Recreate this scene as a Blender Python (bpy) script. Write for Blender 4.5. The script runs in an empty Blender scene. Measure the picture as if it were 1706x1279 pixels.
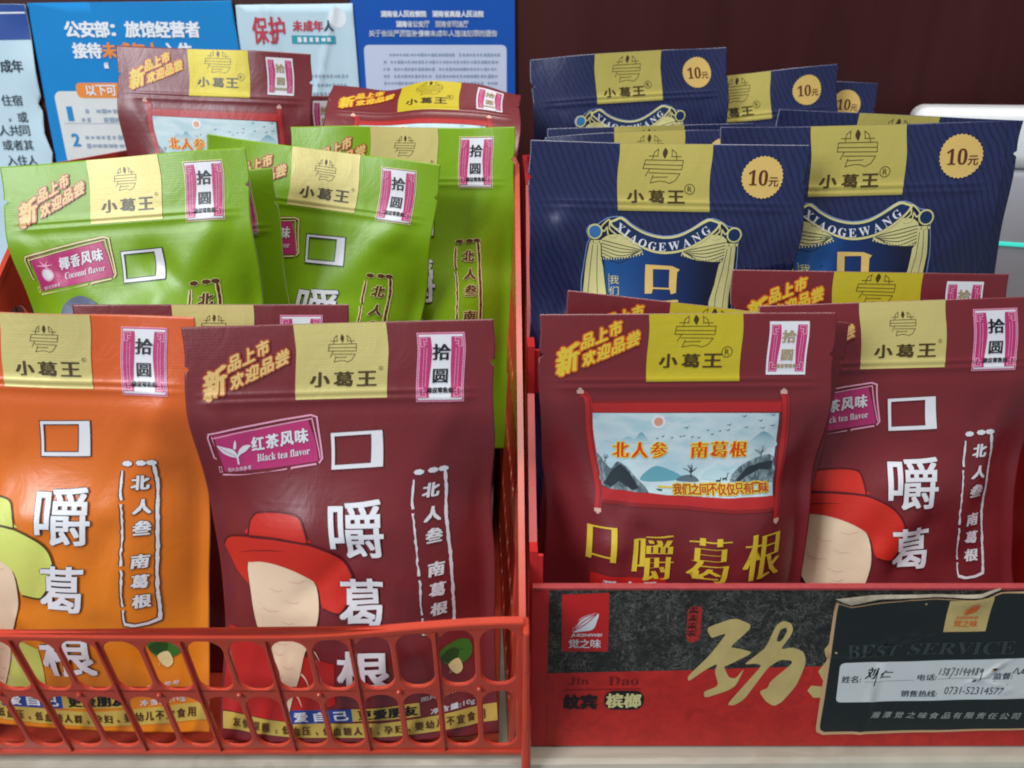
import bpy, bmesh, math, random
import numpy as np
from mathutils import Vector, Matrix
from mathutils.geometry import tessellate_polygon
R = math.radians
sc = bpy.context.scene
COL = sc.collection

# ------------------------------------------------------------------ camera
cam = bpy.data.cameras.new('camera')
cam_ob = bpy.data.objects.new('camera', cam)
COL.objects.link(cam_ob)
cam_ob.location = (0, 0, .292)
cam_ob.rotation_euler = (R(90 - 21.5), 0, 0)
cam.sensor_width = 36
cam.lens = 1281 / 1706 * 36
cam.clip_start = .01
cam.clip_end = 20
cam.dof.use_dof = True
cam.dof.focus_distance = .40
cam.dof.aperture_fstop = 13
sc.camera = cam_ob

# ------------------------------------------------------------------ light
world = bpy.data.worlds.new('World')
sc.world = world
world.use_nodes = True
bg = world.node_tree.nodes['Background']
bg.inputs[0].default_value = (.80, .90, 1, 1)
bg.inputs[1].default_value = .21

def area(name, loc, target, size, power, col):
    l = bpy.data.lights.new(name, 'AREA')
    l.shape = 'RECTANGLE'
    l.size, l.size_y = size
    l.energy = power
    l.color = col
    o = bpy.data.objects.new(name, l)
    COL.objects.link(o)
    o.location = loc
    o.rotation_euler = (Vector(target) - Vector(loc)).to_track_quat('-Z', 'Y').to_euler()
    return o

area('ceiling_light', (.1, .15, 1.75), (.0, .42, .1), (1.2, .8), 25, (1, .96, .90))
area('window_light', (-1.15, -.75, 1.0), (-.02, .4, .12), (.62, .85), 26, (.88, .95, 1))
sc.view_settings.view_transform = 'Standard'
sc.view_settings.look = 'None'
sc.view_settings.exposure = -.2
sc.view_settings.gamma = 1
sc.cycles.filter_width = 1.9
try:
    sc.cycles.use_denoising = True
except Exception:
    pass

# ------------------------------------------------------------------ materials
def lin(c):
    return tuple((v / 255 / 12.92) if v / 255 <= .04045 else ((v / 255 + .055) / 1.055) ** 2.4 for v in c)

class NT:
    def __init__(s, name):
        s.m = bpy.data.materials.new(name)
        s.m.use_nodes = True
        s.t = s.m.node_tree
        s.p = s.t.nodes['Principled BSDF']
    def n(s, typ, **kw):
        nd = s.t.nodes.new(typ)
        for k, v in kw.items():
            setattr(nd, k, v)
        return nd
    def l(s, a, b):
        s.t.links.new(a, b)
    def math(s, op, a, b=None, c=None):
        nd = s.n('ShaderNodeMath', operation=op)
        for i, v in enumerate((a, b, c)):
            if v is None:
                continue
            if isinstance(v, (int, float)):
                nd.inputs[i].default_value = v
            else:
                s.l(v, nd.inputs[i])
        return nd.outputs[0]
    def noise(s, vec, scale, detail=3, rough=.5, dist=0):
        nd = s.n('ShaderNodeTexNoise')
        nd.inputs['Scale'].default_value = scale
        nd.inputs['Detail'].default_value = detail
        nd.inputs['Roughness'].default_value = rough
        nd.inputs['Distortion'].default_value = dist
        if vec is not None:
            s.l(vec, nd.inputs['Vector'])
        return nd.outputs[0]
    def ramp(s, fac, stops):
        nd = s.n('ShaderNodeValToRGB')
        el = nd.color_ramp.elements
        el[0].position, el[0].color = stops[0][0], (*stops[0][1], 1)
        el[1].position, el[1].color = stops[1][0], (*stops[1][1], 1)
        for p_, c in stops[2:]:
            e = el.new(p_)
            e.color = (*c, 1)
        s.l(fac, nd.inputs[0])
        return nd.outputs[0]
    def mapping(s, vec, scale=(1, 1, 1), rot=(0, 0, 0)):
        nd = s.n('ShaderNodeMapping')
        nd.inputs['Scale'].default_value = scale
        nd.inputs['Rotation'].default_value = rot
        s.l(vec, nd.inputs[0])
        return nd.outputs[0]
    def uv(s):
        return s.n('ShaderNodeTexCoord').outputs['UV']
    def obj(s):
        return s.n('ShaderNodeTexCoord').outputs['Object']
    def set(s, rough=.5, spec=.5, metal=0, coat=0):
        s.p.inputs['Roughness'].default_value = rough
        s.p.inputs['Specular IOR Level'].default_value = spec
        s.p.inputs['Metallic'].default_value = metal
        s.p.inputs['Coat Weight'].default_value = coat
        return s
    def color(s, c):
        if isinstance(c, tuple):
            s.p.inputs['Base Color'].default_value = (*c, 1)
        else:
            s.l(c, s.p.inputs['Base Color'])
        return s
    def bump(s, h, strength=.3, dist=.001):
        b = s.n('ShaderNodeBump')
        b.inputs['Strength'].default_value = strength
        b.inputs['Distance'].default_value = dist
        s.l(h, b.inputs['Height'])
        s.l(b.outputs[0], s.p.inputs['Normal'])

def film_bump(t):
    """crosshatch of the heat seal near the top edge, faint streaks below (uv in millimetres)"""
    uv = t.uv()
    sx = t.n('ShaderNodeSeparateXYZ')
    t.l(uv, sx.inputs[0])
    x, y = sx.outputs[0], sx.outputs[1]
    hx = t.math('SINE', t.math('MULTIPLY', x, 5.2))
    hy = t.math('SINE', t.math('MULTIPLY', y, 5.2))
    grid = t.math('MULTIPLY', t.math('ADD', hx, hy), .032)
    mask = t.n('ShaderNodeMapRange')
    t.l(y, mask.inputs[0])
    mask.inputs[1].default_value = 24
    mask.inputs[2].default_value = 27
    mask.inputs[3].default_value = 1
    mask.inputs[4].default_value = 0
    grid = t.math('MULTIPLY', grid, mask.outputs[0])
    streak = t.noise(t.mapping(uv, (.012, .55, 1)), 1.0, 3, .6)
    wr = t.noise(t.mapping(uv, (.05, .035, 1)), 1.0, 4, .55, .6)
    h = t.math('ADD', grid, t.math('ADD', t.math('MULTIPLY', streak, .28), t.math('MULTIPLY', wr, 3.6)))
    t.bump(h, .3, .0005)

def film(name, rgb, rough=.36, spec=.5, metal=0, bump=True, lo=None):
    t = NT(name)
    c = lin(rgb)
    if lo:
        sx = t.n('ShaderNodeSeparateXYZ')
        t.l(t.uv(), sx.inputs[0])
        t.color(t.ramp(t.math('DIVIDE', sx.outputs[1], 193), [(.1, c), (.75, lin(lo))]))
    else:
        t.color(c)
    t.set(rough, spec, metal)
    if bump:
        film_bump(t)
    return t.m

M = {}
M['maroon'] = film('maroon_film', (122, 40, 46), .33, .75)
M['green'] = film('green_film', (130, 172, 22), .33, .5)
M['orange'] = film('orange_film', (222, 96, 40), .31, .6, lo=(232, 136, 30))
M['gold'] = film('gold_foil', (214, 198, 124), .42, .6, .15)
M['yellow_gold'] = film('yellow_gold_foil', (208, 188, 44), .42, .6, .12)
M['blue_gold'] = film('olive_gold_foil', (206, 190, 100), .40, .6, .2)
def blue_mat():
    t = NT('navy_film_with_wavy_lines')
    w = t.n('ShaderNodeTexWave', wave_type='BANDS', bands_direction='X', wave_profile='SIN')
    w.inputs['Scale'].default_value = .098
    w.inputs['Distortion'].default_value = 4.2
    w.inputs['Detail'].default_value = 2
    w.inputs['Detail Scale'].default_value = .7
    t.l(t.mapping(t.uv(), (1, 1, 1), (0, 0, R(24))), w.inputs['Vector'])
    t.color(t.ramp(w.outputs['Color'], [(.03, lin((26, 32, 68))), (.22, lin((35, 43, 85))), (1, lin((38, 46, 90)))]))
    t.set(.3, .85)
    film_bump(t)
    return t.m
M['blue'] = blue_mat()
INK = dict(white=(232, 232, 238), black=(24, 24, 28), brown=(74, 56, 24), pink=(192, 54, 116), pale_pink=(240, 168, 196),
           rust=(176, 70, 44), gold_ink=(228, 188, 116), cream=(238, 222, 160), dark_brown=(92, 58, 30), red=(202, 40, 36),
           red_hat=(206, 48, 36), red_jacket=(190, 36, 34), pale=(242, 216, 184), dark_red=(92, 22, 28), grey_blue=(200, 206, 226),
           label_yellow=(204, 176, 84), label_blue=(36, 74, 156), leaf_green=(58, 120, 44), leaf_dark=(36, 84, 34),
           lime_hat=(214, 222, 112), grey_hat=(104, 112, 136), blue_white=(216, 222, 240), price_grey=(168, 150, 112),
           orange_red=(222, 70, 30), yellow=(246, 214, 60), ink_dark=(44, 54, 62), ink_mid=(96, 116, 124), ink_light=(150, 186, 196),
           sun=(222, 158, 130), scroll_red=(184, 42, 44), scroll_dark=(142, 36, 38), knob=(226, 180, 164),
           banner=(26, 50, 92), curtain=(220, 212, 146), curtain_dark=(38, 44, 48), stage=(24, 58, 120), ball_blue=(60, 120, 180), navy=(24, 34, 56),
           badge=(226, 190, 110), badge_text=(96, 44, 30), halo=(126, 150, 200), song_gold=(226, 196, 60), orange_glow=(222, 104, 34), teal_ink=(104, 168, 184))
for k, v in INK.items():
    M[k] = film(k + '_print', v, .36, .6)
def stage_mat():
    t = NT('blue_stage_print')
    sx = t.n('ShaderNodeSeparateXYZ')
    t.l(t.uv(), sx.inputs[0])
    f = t.math('DIVIDE', t.math('ADD', sx.outputs[0], 30), 60)
    t.color(t.ramp(f, [(.02, lin((26, 84, 150))), (.5, lin((22, 50, 104))), (.9, lin((22, 30, 58)))]))
    t.set(.34, .6)
    return t.m
M['stage_ramp'] = stage_mat()
def painting_mat():
    t = NT('ink_wash_sky')
    uv = t.uv()
    nz = t.noise(t.mapping(uv, (.035, .08, 1)), 1.0, 5, .55, .3)
    t.color(t.ramp(nz, [(.3, lin((176, 210, 222))), (.5, lin((206, 224, 230))), (.7, lin((146, 194, 208)))]))
    t.set(.4, .45)
    return t.m
M['paint_sky'] = painting_mat()
def rock_mat():
    t = NT('ink_wash_rock')
    nz = t.noise(t.mapping(t.uv(), (.25, .12, 1), (0, 0, .7)), 1.0, 6, .7, 1.5)
    t.color(t.ramp(nz, [(.3, lin((46, 56, 64))), (.5, lin((104, 122, 130))), (.68, lin((176, 194, 198)))]))
    t.set(.4, .45)
    return t.m
M['rock'] = rock_mat()
def far_mat():
    t = NT('ink_wash_far_hill')
    sx = t.n('ShaderNodeSeparateXYZ')
    t.l(t.uv(), sx.inputs[0])
    f = t.math('ADD', t.math('MULTIPLY', t.math('SUBTRACT', sx.outputs[1], 53), .16), t.math('MULTIPLY', t.noise(t.mapping(t.uv(), (.2, .2, 1)), 1, 3), .35))
    t.color(t.ramp(f, [(.1, lin((96, 160, 180))), (1, lin((186, 214, 222)))]))
    t.set(.4, .45)
    return t.m
M['far_hill'] = far_mat()

def plain(name, rgb, rough=.5, spec=.5, nscale=0, namt=.12, bump=0, coord='obj'):
    t = NT(name)
    c = lin(rgb)
    if nscale:
        nz = t.noise(t.obj(), nscale, 4, .6)
        t.color(t.ramp(nz, [(.3, tuple(v * (1 - namt) for v in c)), (.7, tuple(min(1, v * (1 + namt)) for v in c))]))
        if bump:
            t.bump(nz, .3, bump)
    else:
        t.color(c)
    t.set(rough, spec)
    return t.m
M['basket'] = plain('red_orange_plastic', (206, 74, 52), .26, .5, 40, .08, .0004)
M['basket'].node_tree.nodes['Principled BSDF'].inputs['Subsurface Weight'].default_value = .12
M['basket'].node_tree.nodes['Principled BSDF'].inputs['Subsurface Radius'].default_value = (.004, .001, .0006)
M['card_red'] = plain('red_coated_card', (204, 38, 40), .42, .5, 60, .1, .0002)
M['card_pink'] = plain('cut_card_edge', (176, 66, 70), .6, .4, 200, .12)
M['card_in'] = plain('brown_card_inside', (120, 84, 66), .8, .3, 90, .12)
M['film_edge'] = plain('cut_film_edge', (190, 188, 192), .4, .5)
M['paper_white'] = plain('white_paper', (214, 226, 234), .7, .3, 14, .05)
M['paper_ice'] = plain('pale_blue_paper', (196, 222, 236), .6, .35, 10, .07)
M['paper_blue'] = plain('sky_blue_poster_paper', (26, 136, 208), .7, .2, 8, .06)
M['paper_deep'] = plain('deep_blue_poster_paper', (24, 88, 182), .7, .2, 8, .05)
M['paper_navy'] = plain('navy_paper_band', (34, 74, 156), .5, .4, 8, .05)
M['device_white'] = plain('white_plastic', (236, 238, 240), .35, .5, 30, .02)
M['device_grey'] = plain('pale_grey_plastic', (176, 176, 184), .45, .5, 30, .03)
M['turquoise'] = plain('turquoise_strip', (60, 216, 200), .3, .5)
M['turquoise'].node_tree.nodes['Principled BSDF'].inputs['Emission Color'].default_value = (.05, .75, .6, 1)
M['turquoise'].node_tree.nodes['Principled BSDF'].inputs['Emission Strength'].default_value = .8
M['text_grey'] = plain('grey_printing_ink', (150, 168, 190), .6, .3)
M['text_dark'] = plain('dark_printing_ink', (52, 66, 78), .6, .3)
M['text_white'] = plain('white_printing_ink', (236, 242, 250), .6, .3)
M['text_orange'] = plain('orange_printing_ink', (238, 144, 62), .6, .3)
M['text_teal'] = plain('teal_printing_ink', (56, 160, 180), .6, .3)
M['text_red'] = plain('brick_red_printing_ink', (196, 66, 84), .6, .3)
M['text_cyan'] = plain('blue_printing_ink', (30, 140, 206), .6, .3)
M['notice_panel'] = plain('notice_text_panel', (206, 216, 240), .6, .3)
M['box_gold'] = plain('dull_gold_ink', (208, 184, 118), .45, .5, 90, .1)
M['box_gold_edge'] = plain('pale_gold_edge', (212, 172, 128), .5, .5)
M['box_red_logo'] = plain('bright_red_ink', (206, 34, 34), .45, .5)
M['box_dark_red'] = plain('dark_red_ink', (120, 26, 28), .5, .4)
M['box_black'] = plain('black_ink', (34, 26, 26), .5, .4)
M['seal_red'] = plain('seal_red_ink', (178, 48, 44), .5, .4, 900, .4)
M['sticker_faint'] = plain('faint_grey_ink', (58, 68, 68), .4, .5)
M['sticker_grey'] = plain('silver_grey_ink', (150, 154, 150), .5, .5)
M['sticker_white'] = plain('sticker_white_paper', (222, 226, 226), .5, .4, 40, .05)
M['sticker_torn'] = plain('torn_paper_edge', (206, 190, 166), .8, .2, 300, .2)
M['pen'] = plain('black_pen_ink', (22, 22, 26), .5, .4)
def box_black_mat():
    """black card printed with a tangle of fine pale fibres"""
    t = NT('black_fibre_print_card')
    co = t.obj()
    tot = None
    for k, (sc_, ang) in enumerate(((150, .5), (190, 1.4), (170, -.6), (230, 2.3))):
        wv = t.noise(t.mapping(co, (1, 1, 1), (0, ang, 0)), sc_ * .55, 3, .6, 2.5)
        f = t.math('ABSOLUTE', t.math('SUBTRACT', wv, .5))
        line = t.ramp(f, [(.0, (1, 1, 1)), (.026, (0, 0, 0))])
        m_ = t.ramp(t.noise(t.mapping(co, (1, 1, 1), (0, -ang, .3 * k)), 60 + 17 * k, 3, .6), [(.45, (0, 0, 0)), (.62, (1, 1, 1))])
        v = t.math('MULTIPLY', line, m_)
        tot = v if tot is None else t.math('MAXIMUM', tot, v)
    grain = t.noise(co, 320, 4, .7)
    k_ = t.math('ADD', t.math('MULTIPLY', tot, .95), t.math('MULTIPLY', t.math('SUBTRACT', grain, .3), .35))
    t.color(t.ramp(k_, [(0, lin((25, 27, 27))), (1, lin((116, 116, 108)))]))
    t.set(.5, .4)
    return t.m
M['box_marble'] = box_black_mat()
def box_red_mat():
    t = NT('red_mottled_card')
    nz = t.noise(t.obj(), 130, 6, .72, .8)
    t.color(t.ramp(nz, [(.32, lin((176, 36, 32))), (.6, lin((204, 44, 38))), (.85, lin((206, 66, 52)))]))
    t.set(.48, .45)
    return t.m
M['box_red'] = box_red_mat()
def sticker_mat():
    t = NT('black_sticker_paper')
    nz = t.noise(t.obj(), 45, 4, .6, 1.2)
    t.color(lin((30, 38, 38)))
    t.set(.36, .5)
    t.bump(nz, .5, .0012)
    return t.m
M['sticker'] = sticker_mat()
def counter_mat():
    t = NT('cream_marble')
    co = t.obj()
    n1 = t.noise(co, 9, 6, .6, 1.6)
    n2 = t.noise(t.mapping(co, (1, 1.6, 1)), 6, 4, .6, 1.2)
    a = t.ramp(n1, [(.36, lin((164, 160, 146))), (.62, lin((188, 184, 168)))])
    v = t.ramp(n2, [(.47, (0, 0, 0)), (.5, (1, 1, 1)), (.53, (0, 0, 0))])
    mx = t.n('ShaderNodeMix', data_type='RGBA')
    t.l(t.math('MULTIPLY', v, .25), mx.inputs[0])
    t.l(a, mx.inputs[6])
    mx.inputs[7].default_value = (*lin((140, 128, 108)), 1)
    t.color(mx.outputs[2])
    t.set(.28, .5)
    return t.m
M['counter'] = counter_mat()
def wall_mat():
    t = NT('dark_red_wood_laminate')
    co = t.obj()
    n1 = t.noise(t.mapping(co, (26, 26, 1.6)), 1.0, 5, .6, .4)
    n2 = t.noise(co, 2.2, 2, .5)
    t.color(t.ramp(t.math('ADD', t.math('MULTIPLY', n1, .6), t.math('MULTIPLY', n2, .4)), [(.3, lin((50, 19, 20))), (.7, lin((74, 34, 33)))]))
    t.set(.5, .2)
    return t.m
M['wall'] = wall_mat()

# ------------------------------------------------------------------ helpers
def tag(o, label=None, cat=None, group=None, kind=None):
    for k, v in (('label', label), ('category', cat), ('group', group), ('kind', kind)):
        if v:
            o[k] = v
    return o

def link(name, me, parent=None, mats=None):
    o = bpy.data.objects.new(name, me)
    COL.objects.link(o)
    if parent:
        o.parent = parent
    for m in mats or []:
        me.materials.append(M[m] if isinstance(m, str) else m)
    return o

def smooth01(x):
    x = np.clip(x, 0, 1)
    return x * x * (3 - 2 * x)

def sm(pts, n=4, closed=True):
    """Catmull-Rom resampling of an outline"""
    p = np.array(pts, float)
    k = len(p)
    out = []
    rng = range(k) if closed else range(k - 1)
    for i in rng:
        if closed:
            a, b, c, d = p[i - 1], p[i], p[(i + 1) % k], p[(i + 2) % k]
        else:
            a, b, c, d = p[max(i - 1, 0)], p[i], p[i + 1], p[min(i + 2, k - 1)]
        for j in range(n):
            t = j / n
            out.append(.5 * (2 * b + (c - a) * t + (2 * a - 5 * b + 4 * c - d) * t * t + (3 * b - a - 3 * c + d) * t ** 3))
    if not closed:
        out.append(p[-1])
    return [tuple(v) for v in out]

def cut_corners(pts, k=.16, it=2):
    p = [np.array(q, float) for q in pts]
    for _ in range(it):
        out = []
        for i in range(len(p)):
            a, b = p[i], p[(i + 1) % len(p)]
            out += [a + (b - a) * k, b - (b - a) * k]
        p = out
    return [tuple(q) for q in p]

_tc = {}
def glyphs(s, shear=0, res=2, thin=0):
    """outline of a string as a flat triangulated mesh, scaled to its own ink box 0..1"""
    key = (s, shear, res, thin)
    if key not in _tc:
        c = bpy.data.curves.new('lettering', 'FONT')
        c.body = s
        c.size = 1
        c.shear = shear
        c.resolution_u = res
        c.offset = -thin
        o = bpy.data.objects.new('lettering', c)
        me = bpy.data.meshes.new_from_object(o)
        V = np.zeros(len(me.vertices) * 3)
        me.vertices.foreach_get('co', V)
        V = V.reshape(-1, 3)[:, :2]
        F = [tuple(p.vertices) for p in me.polygons]
        lo, hi = V.min(0), V.max(0)
        asp = (hi[0] - lo[0]) / (hi[1] - lo[1])
        V = (V - lo) / (hi - lo)
        bpy.data.objects.remove(o)
        bpy.data.curves.remove(c)
        bpy.data.meshes.remove(me)
        _tc[key] = (V, F, asp)
    return _tc[key]

DIR8 = [(math.cos(a * math.pi / 4), math.sin(a * math.pi / 4)) for a in range(8)]
class Print:
    """flat print built in 2-D (millimetres): polygons, strokes and lettering, in layers"""
    def __init__(s):
        s.V, s.F, s.A, s.mats, s.cnt = [], [], [], [], {}
    def mat(s, m):
        if m not in s.mats:
            s.mats.append(m)
        return s.mats.index(m)
    def add(s, V, F, m, layer):
        b = len(s.V)
        s.cnt[layer] = s.cnt.get(layer, 0) + 1
        z = layer + min(s.cnt[layer] * .01, .95)
        s.V += [(v[0], v[1], z) for v in V]
        s.F += [tuple(i + b for i in f) for f in F]
        s.A += [s.mat(m)] * len(F)
        return s
    def poly(s, pts, m, layer=1, holes=()):
        loops = [[Vector((p[0], p[1], 0)) for p in lp] for lp in [pts, *holes]]
        allp = [p for lp in loops for p in lp]
        tri = tessellate_polygon(loops)
        F = []
        for a, b, c in tri:
            A, B, C = allp[a], allp[b], allp[c]
            ar = (B.x - A.x) * (C.y - A.y) - (B.y - A.y) * (C.x - A.x)
            if abs(ar) > 1e-9:
                F.append((a, b, c) if ar > 0 else (a, c, b))
        return s.add([(p.x, p.y) for p in allp], F, m, layer)
    def rect(s, x0, y0, x1, y1, m, layer=1):
        return s.poly([(x0, y0), (x1, y0), (x1, y1), (x0, y1)], m, layer)
    def circle(s, c, r, m, layer=1, n=24, wob=0, r2=None):
        pts = [(c[0] + (r + (wob if i % 2 else 0)) * math.cos(i / n * math.tau), c[1] + ((r2 or r) + (wob if i % 2 else 0)) * math.sin(i / n * math.tau)) for i in range(n)]
        return s.poly(pts, m, layer)
    def stroke(s, pts, w, m, layer=1, closed=False):
        p = np.array(pts, float)
        n = len(p)
        W = np.full(n, w) if np.isscalar(w) else np.array(w, float)
        L, Rr = [], []
        for i in range(n):
            a = p[(i - 1) % n] if (closed or i > 0) else p[i]
            b = p[(i + 1) % n] if (closed or i < n - 1) else p[i]
            d1 = p[i] - a
            d2 = b - p[i]
            for d in (d1, d2):
                q = np.hypot(*d)
                if q > 1e-9:
                    d /= q
            t = d1 + d2
            q = np.hypot(*t)
            if q < 1e-6:
                t = d2 if np.hypot(*d2) > 0 else d1
                q = max(np.hypot(*t), 1e-9)
            t = t / q
            nn = np.array([-t[1], t[0]])
            c = max(.45, abs(np.dot(nn, [-d2[1], d2[0]])) if np.hypot(*d2) > 0 else 1)
            L.append(p[i] + nn * W[i] / 2 / c)
            Rr.append(p[i] - nn * W[i] / 2 / c)
        V = L + Rr
        F = []
        for i in range(n if closed else n - 1):
            j = (i + 1) % n
            F.append((n + i, n + j, j, i))
        return s.add(V, F, m, layer)
    def text(s, st, quad, m, layer=2, bold=(0, 0), outline=None, shear=0, res=2, keep=False, thin=0):
        """lettering laid into quad = (x0, ytop, x1, ybottom) or four corners TL TR BR BL"""
        V, F, asp = glyphs(st, shear, res, thin)
        if len(quad) == 4 and not hasattr(quad[0], '__len__'):
            x0, y0, x1, y1 = quad
            if keep:
                w = asp * abs(y0 - y1)
                cx = (x0 + x1) / 2
                x0, x1 = cx - w / 2, cx + w / 2
            quad = [(x0, y0), (x1, y0), (x1, y1), (x0, y1)]
        tl, tr, br, bl = [np.array(q, float) for q in quad]
        u, v = V[:, :1], V[:, 1:]
        P = bl * (1 - u) * (1 - v) + br * u * (1 - v) + tr * u * v + tl * (1 - u) * v
        if outline:
            om, r = outline
            for dx, dy in DIR8:
                s.add(P + np.array([dx * (r + bold[0]), dy * (r + bold[1])]), F, om, layer)
        if bold[0] or bold[1]:
            for dx, dy in ([(1, 1), (1, -1), (-1, 1), (-1, -1)] if bold[0] and bold[1] else [(1, 0), (-1, 0), (.5, 0), (-.5, 0)] if bold[0] else [(0, 1), (0, -1)]):
                s.add(P + np.array([dx * bold[0], dy * bold[1]]), F, m, layer + 1)
        s.add(P, F, m, layer + 1)
        return s
    def done(s, xs, ys):
        """cut along the film's grid so the print can follow the film exactly"""
        bm = bmesh.new()
        vs = [bm.verts.new(v) for v in s.V]
        for f, a in zip(s.F, s.A):
            try:
                fc = bm.faces.new([vs[i] for i in f])
                fc.material_index = a
            except ValueError:
                pass
        P = np.array([v.co[:] for v in bm.verts])
        lo, hi = P.min(0), P.max(0)
        for axis, lines in ((0, xs), (1, ys)):
            for c in lines:
                if lo[axis] + .05 < c < hi[axis] - .05:
                    co = [0, 0, 0]
                    no = [0, 0, 0]
                    co[axis] = c
                    no[axis] = 1
                    near = [f for f in bm.faces if min(v.co[axis] for v in f.verts) < c - 1e-4 and max(v.co[axis] for v in f.verts) > c + 1e-4]
                    if not near:
                        continue
                    geom = set(near)
                    for f in near:
                        geom.update(f.edges)
                        geom.update(f.verts)
                    bmesh.ops.bisect_plane(bm, geom=list(geom), dist=1e-5, plane_co=co, plane_no=no)
        bm.verts.index_update()
        s.P = np.array([v.co[:] for v in bm.verts])
        s.Fc = [[v.index for v in f.verts] for f in bm.faces]
        s.Ac = [f.material_index for f in bm.faces]
        bm.free()
        return s
    def mesh(s, name, fmap):
        """fmap(P) -> positions, normals (metres); z of P is the layer"""
        pos, nor = fmap(s.P)
        me = bpy.data.meshes.new(name)
        me.from_pydata(pos.tolist(), [], s.Fc)
        for m in s.mats:
            me.materials.append(M[m])
        me.polygons.foreach_set('material_index', s.Ac)
        me.polygons.foreach_set('use_smooth', [True] * len(me.polygons))
        uv = me.uv_layers.new(name='UVMap')
        li = np.zeros(len(me.loops), int)
        me.loops.foreach_get('vertex_index', li)
        uv.data.foreach_set('uv', np.stack([s.P[li, 0], -s.P[li, 1]], -1).ravel())
        me.normals_split_custom_set_from_vertices(nor.tolist())
        return me

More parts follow.
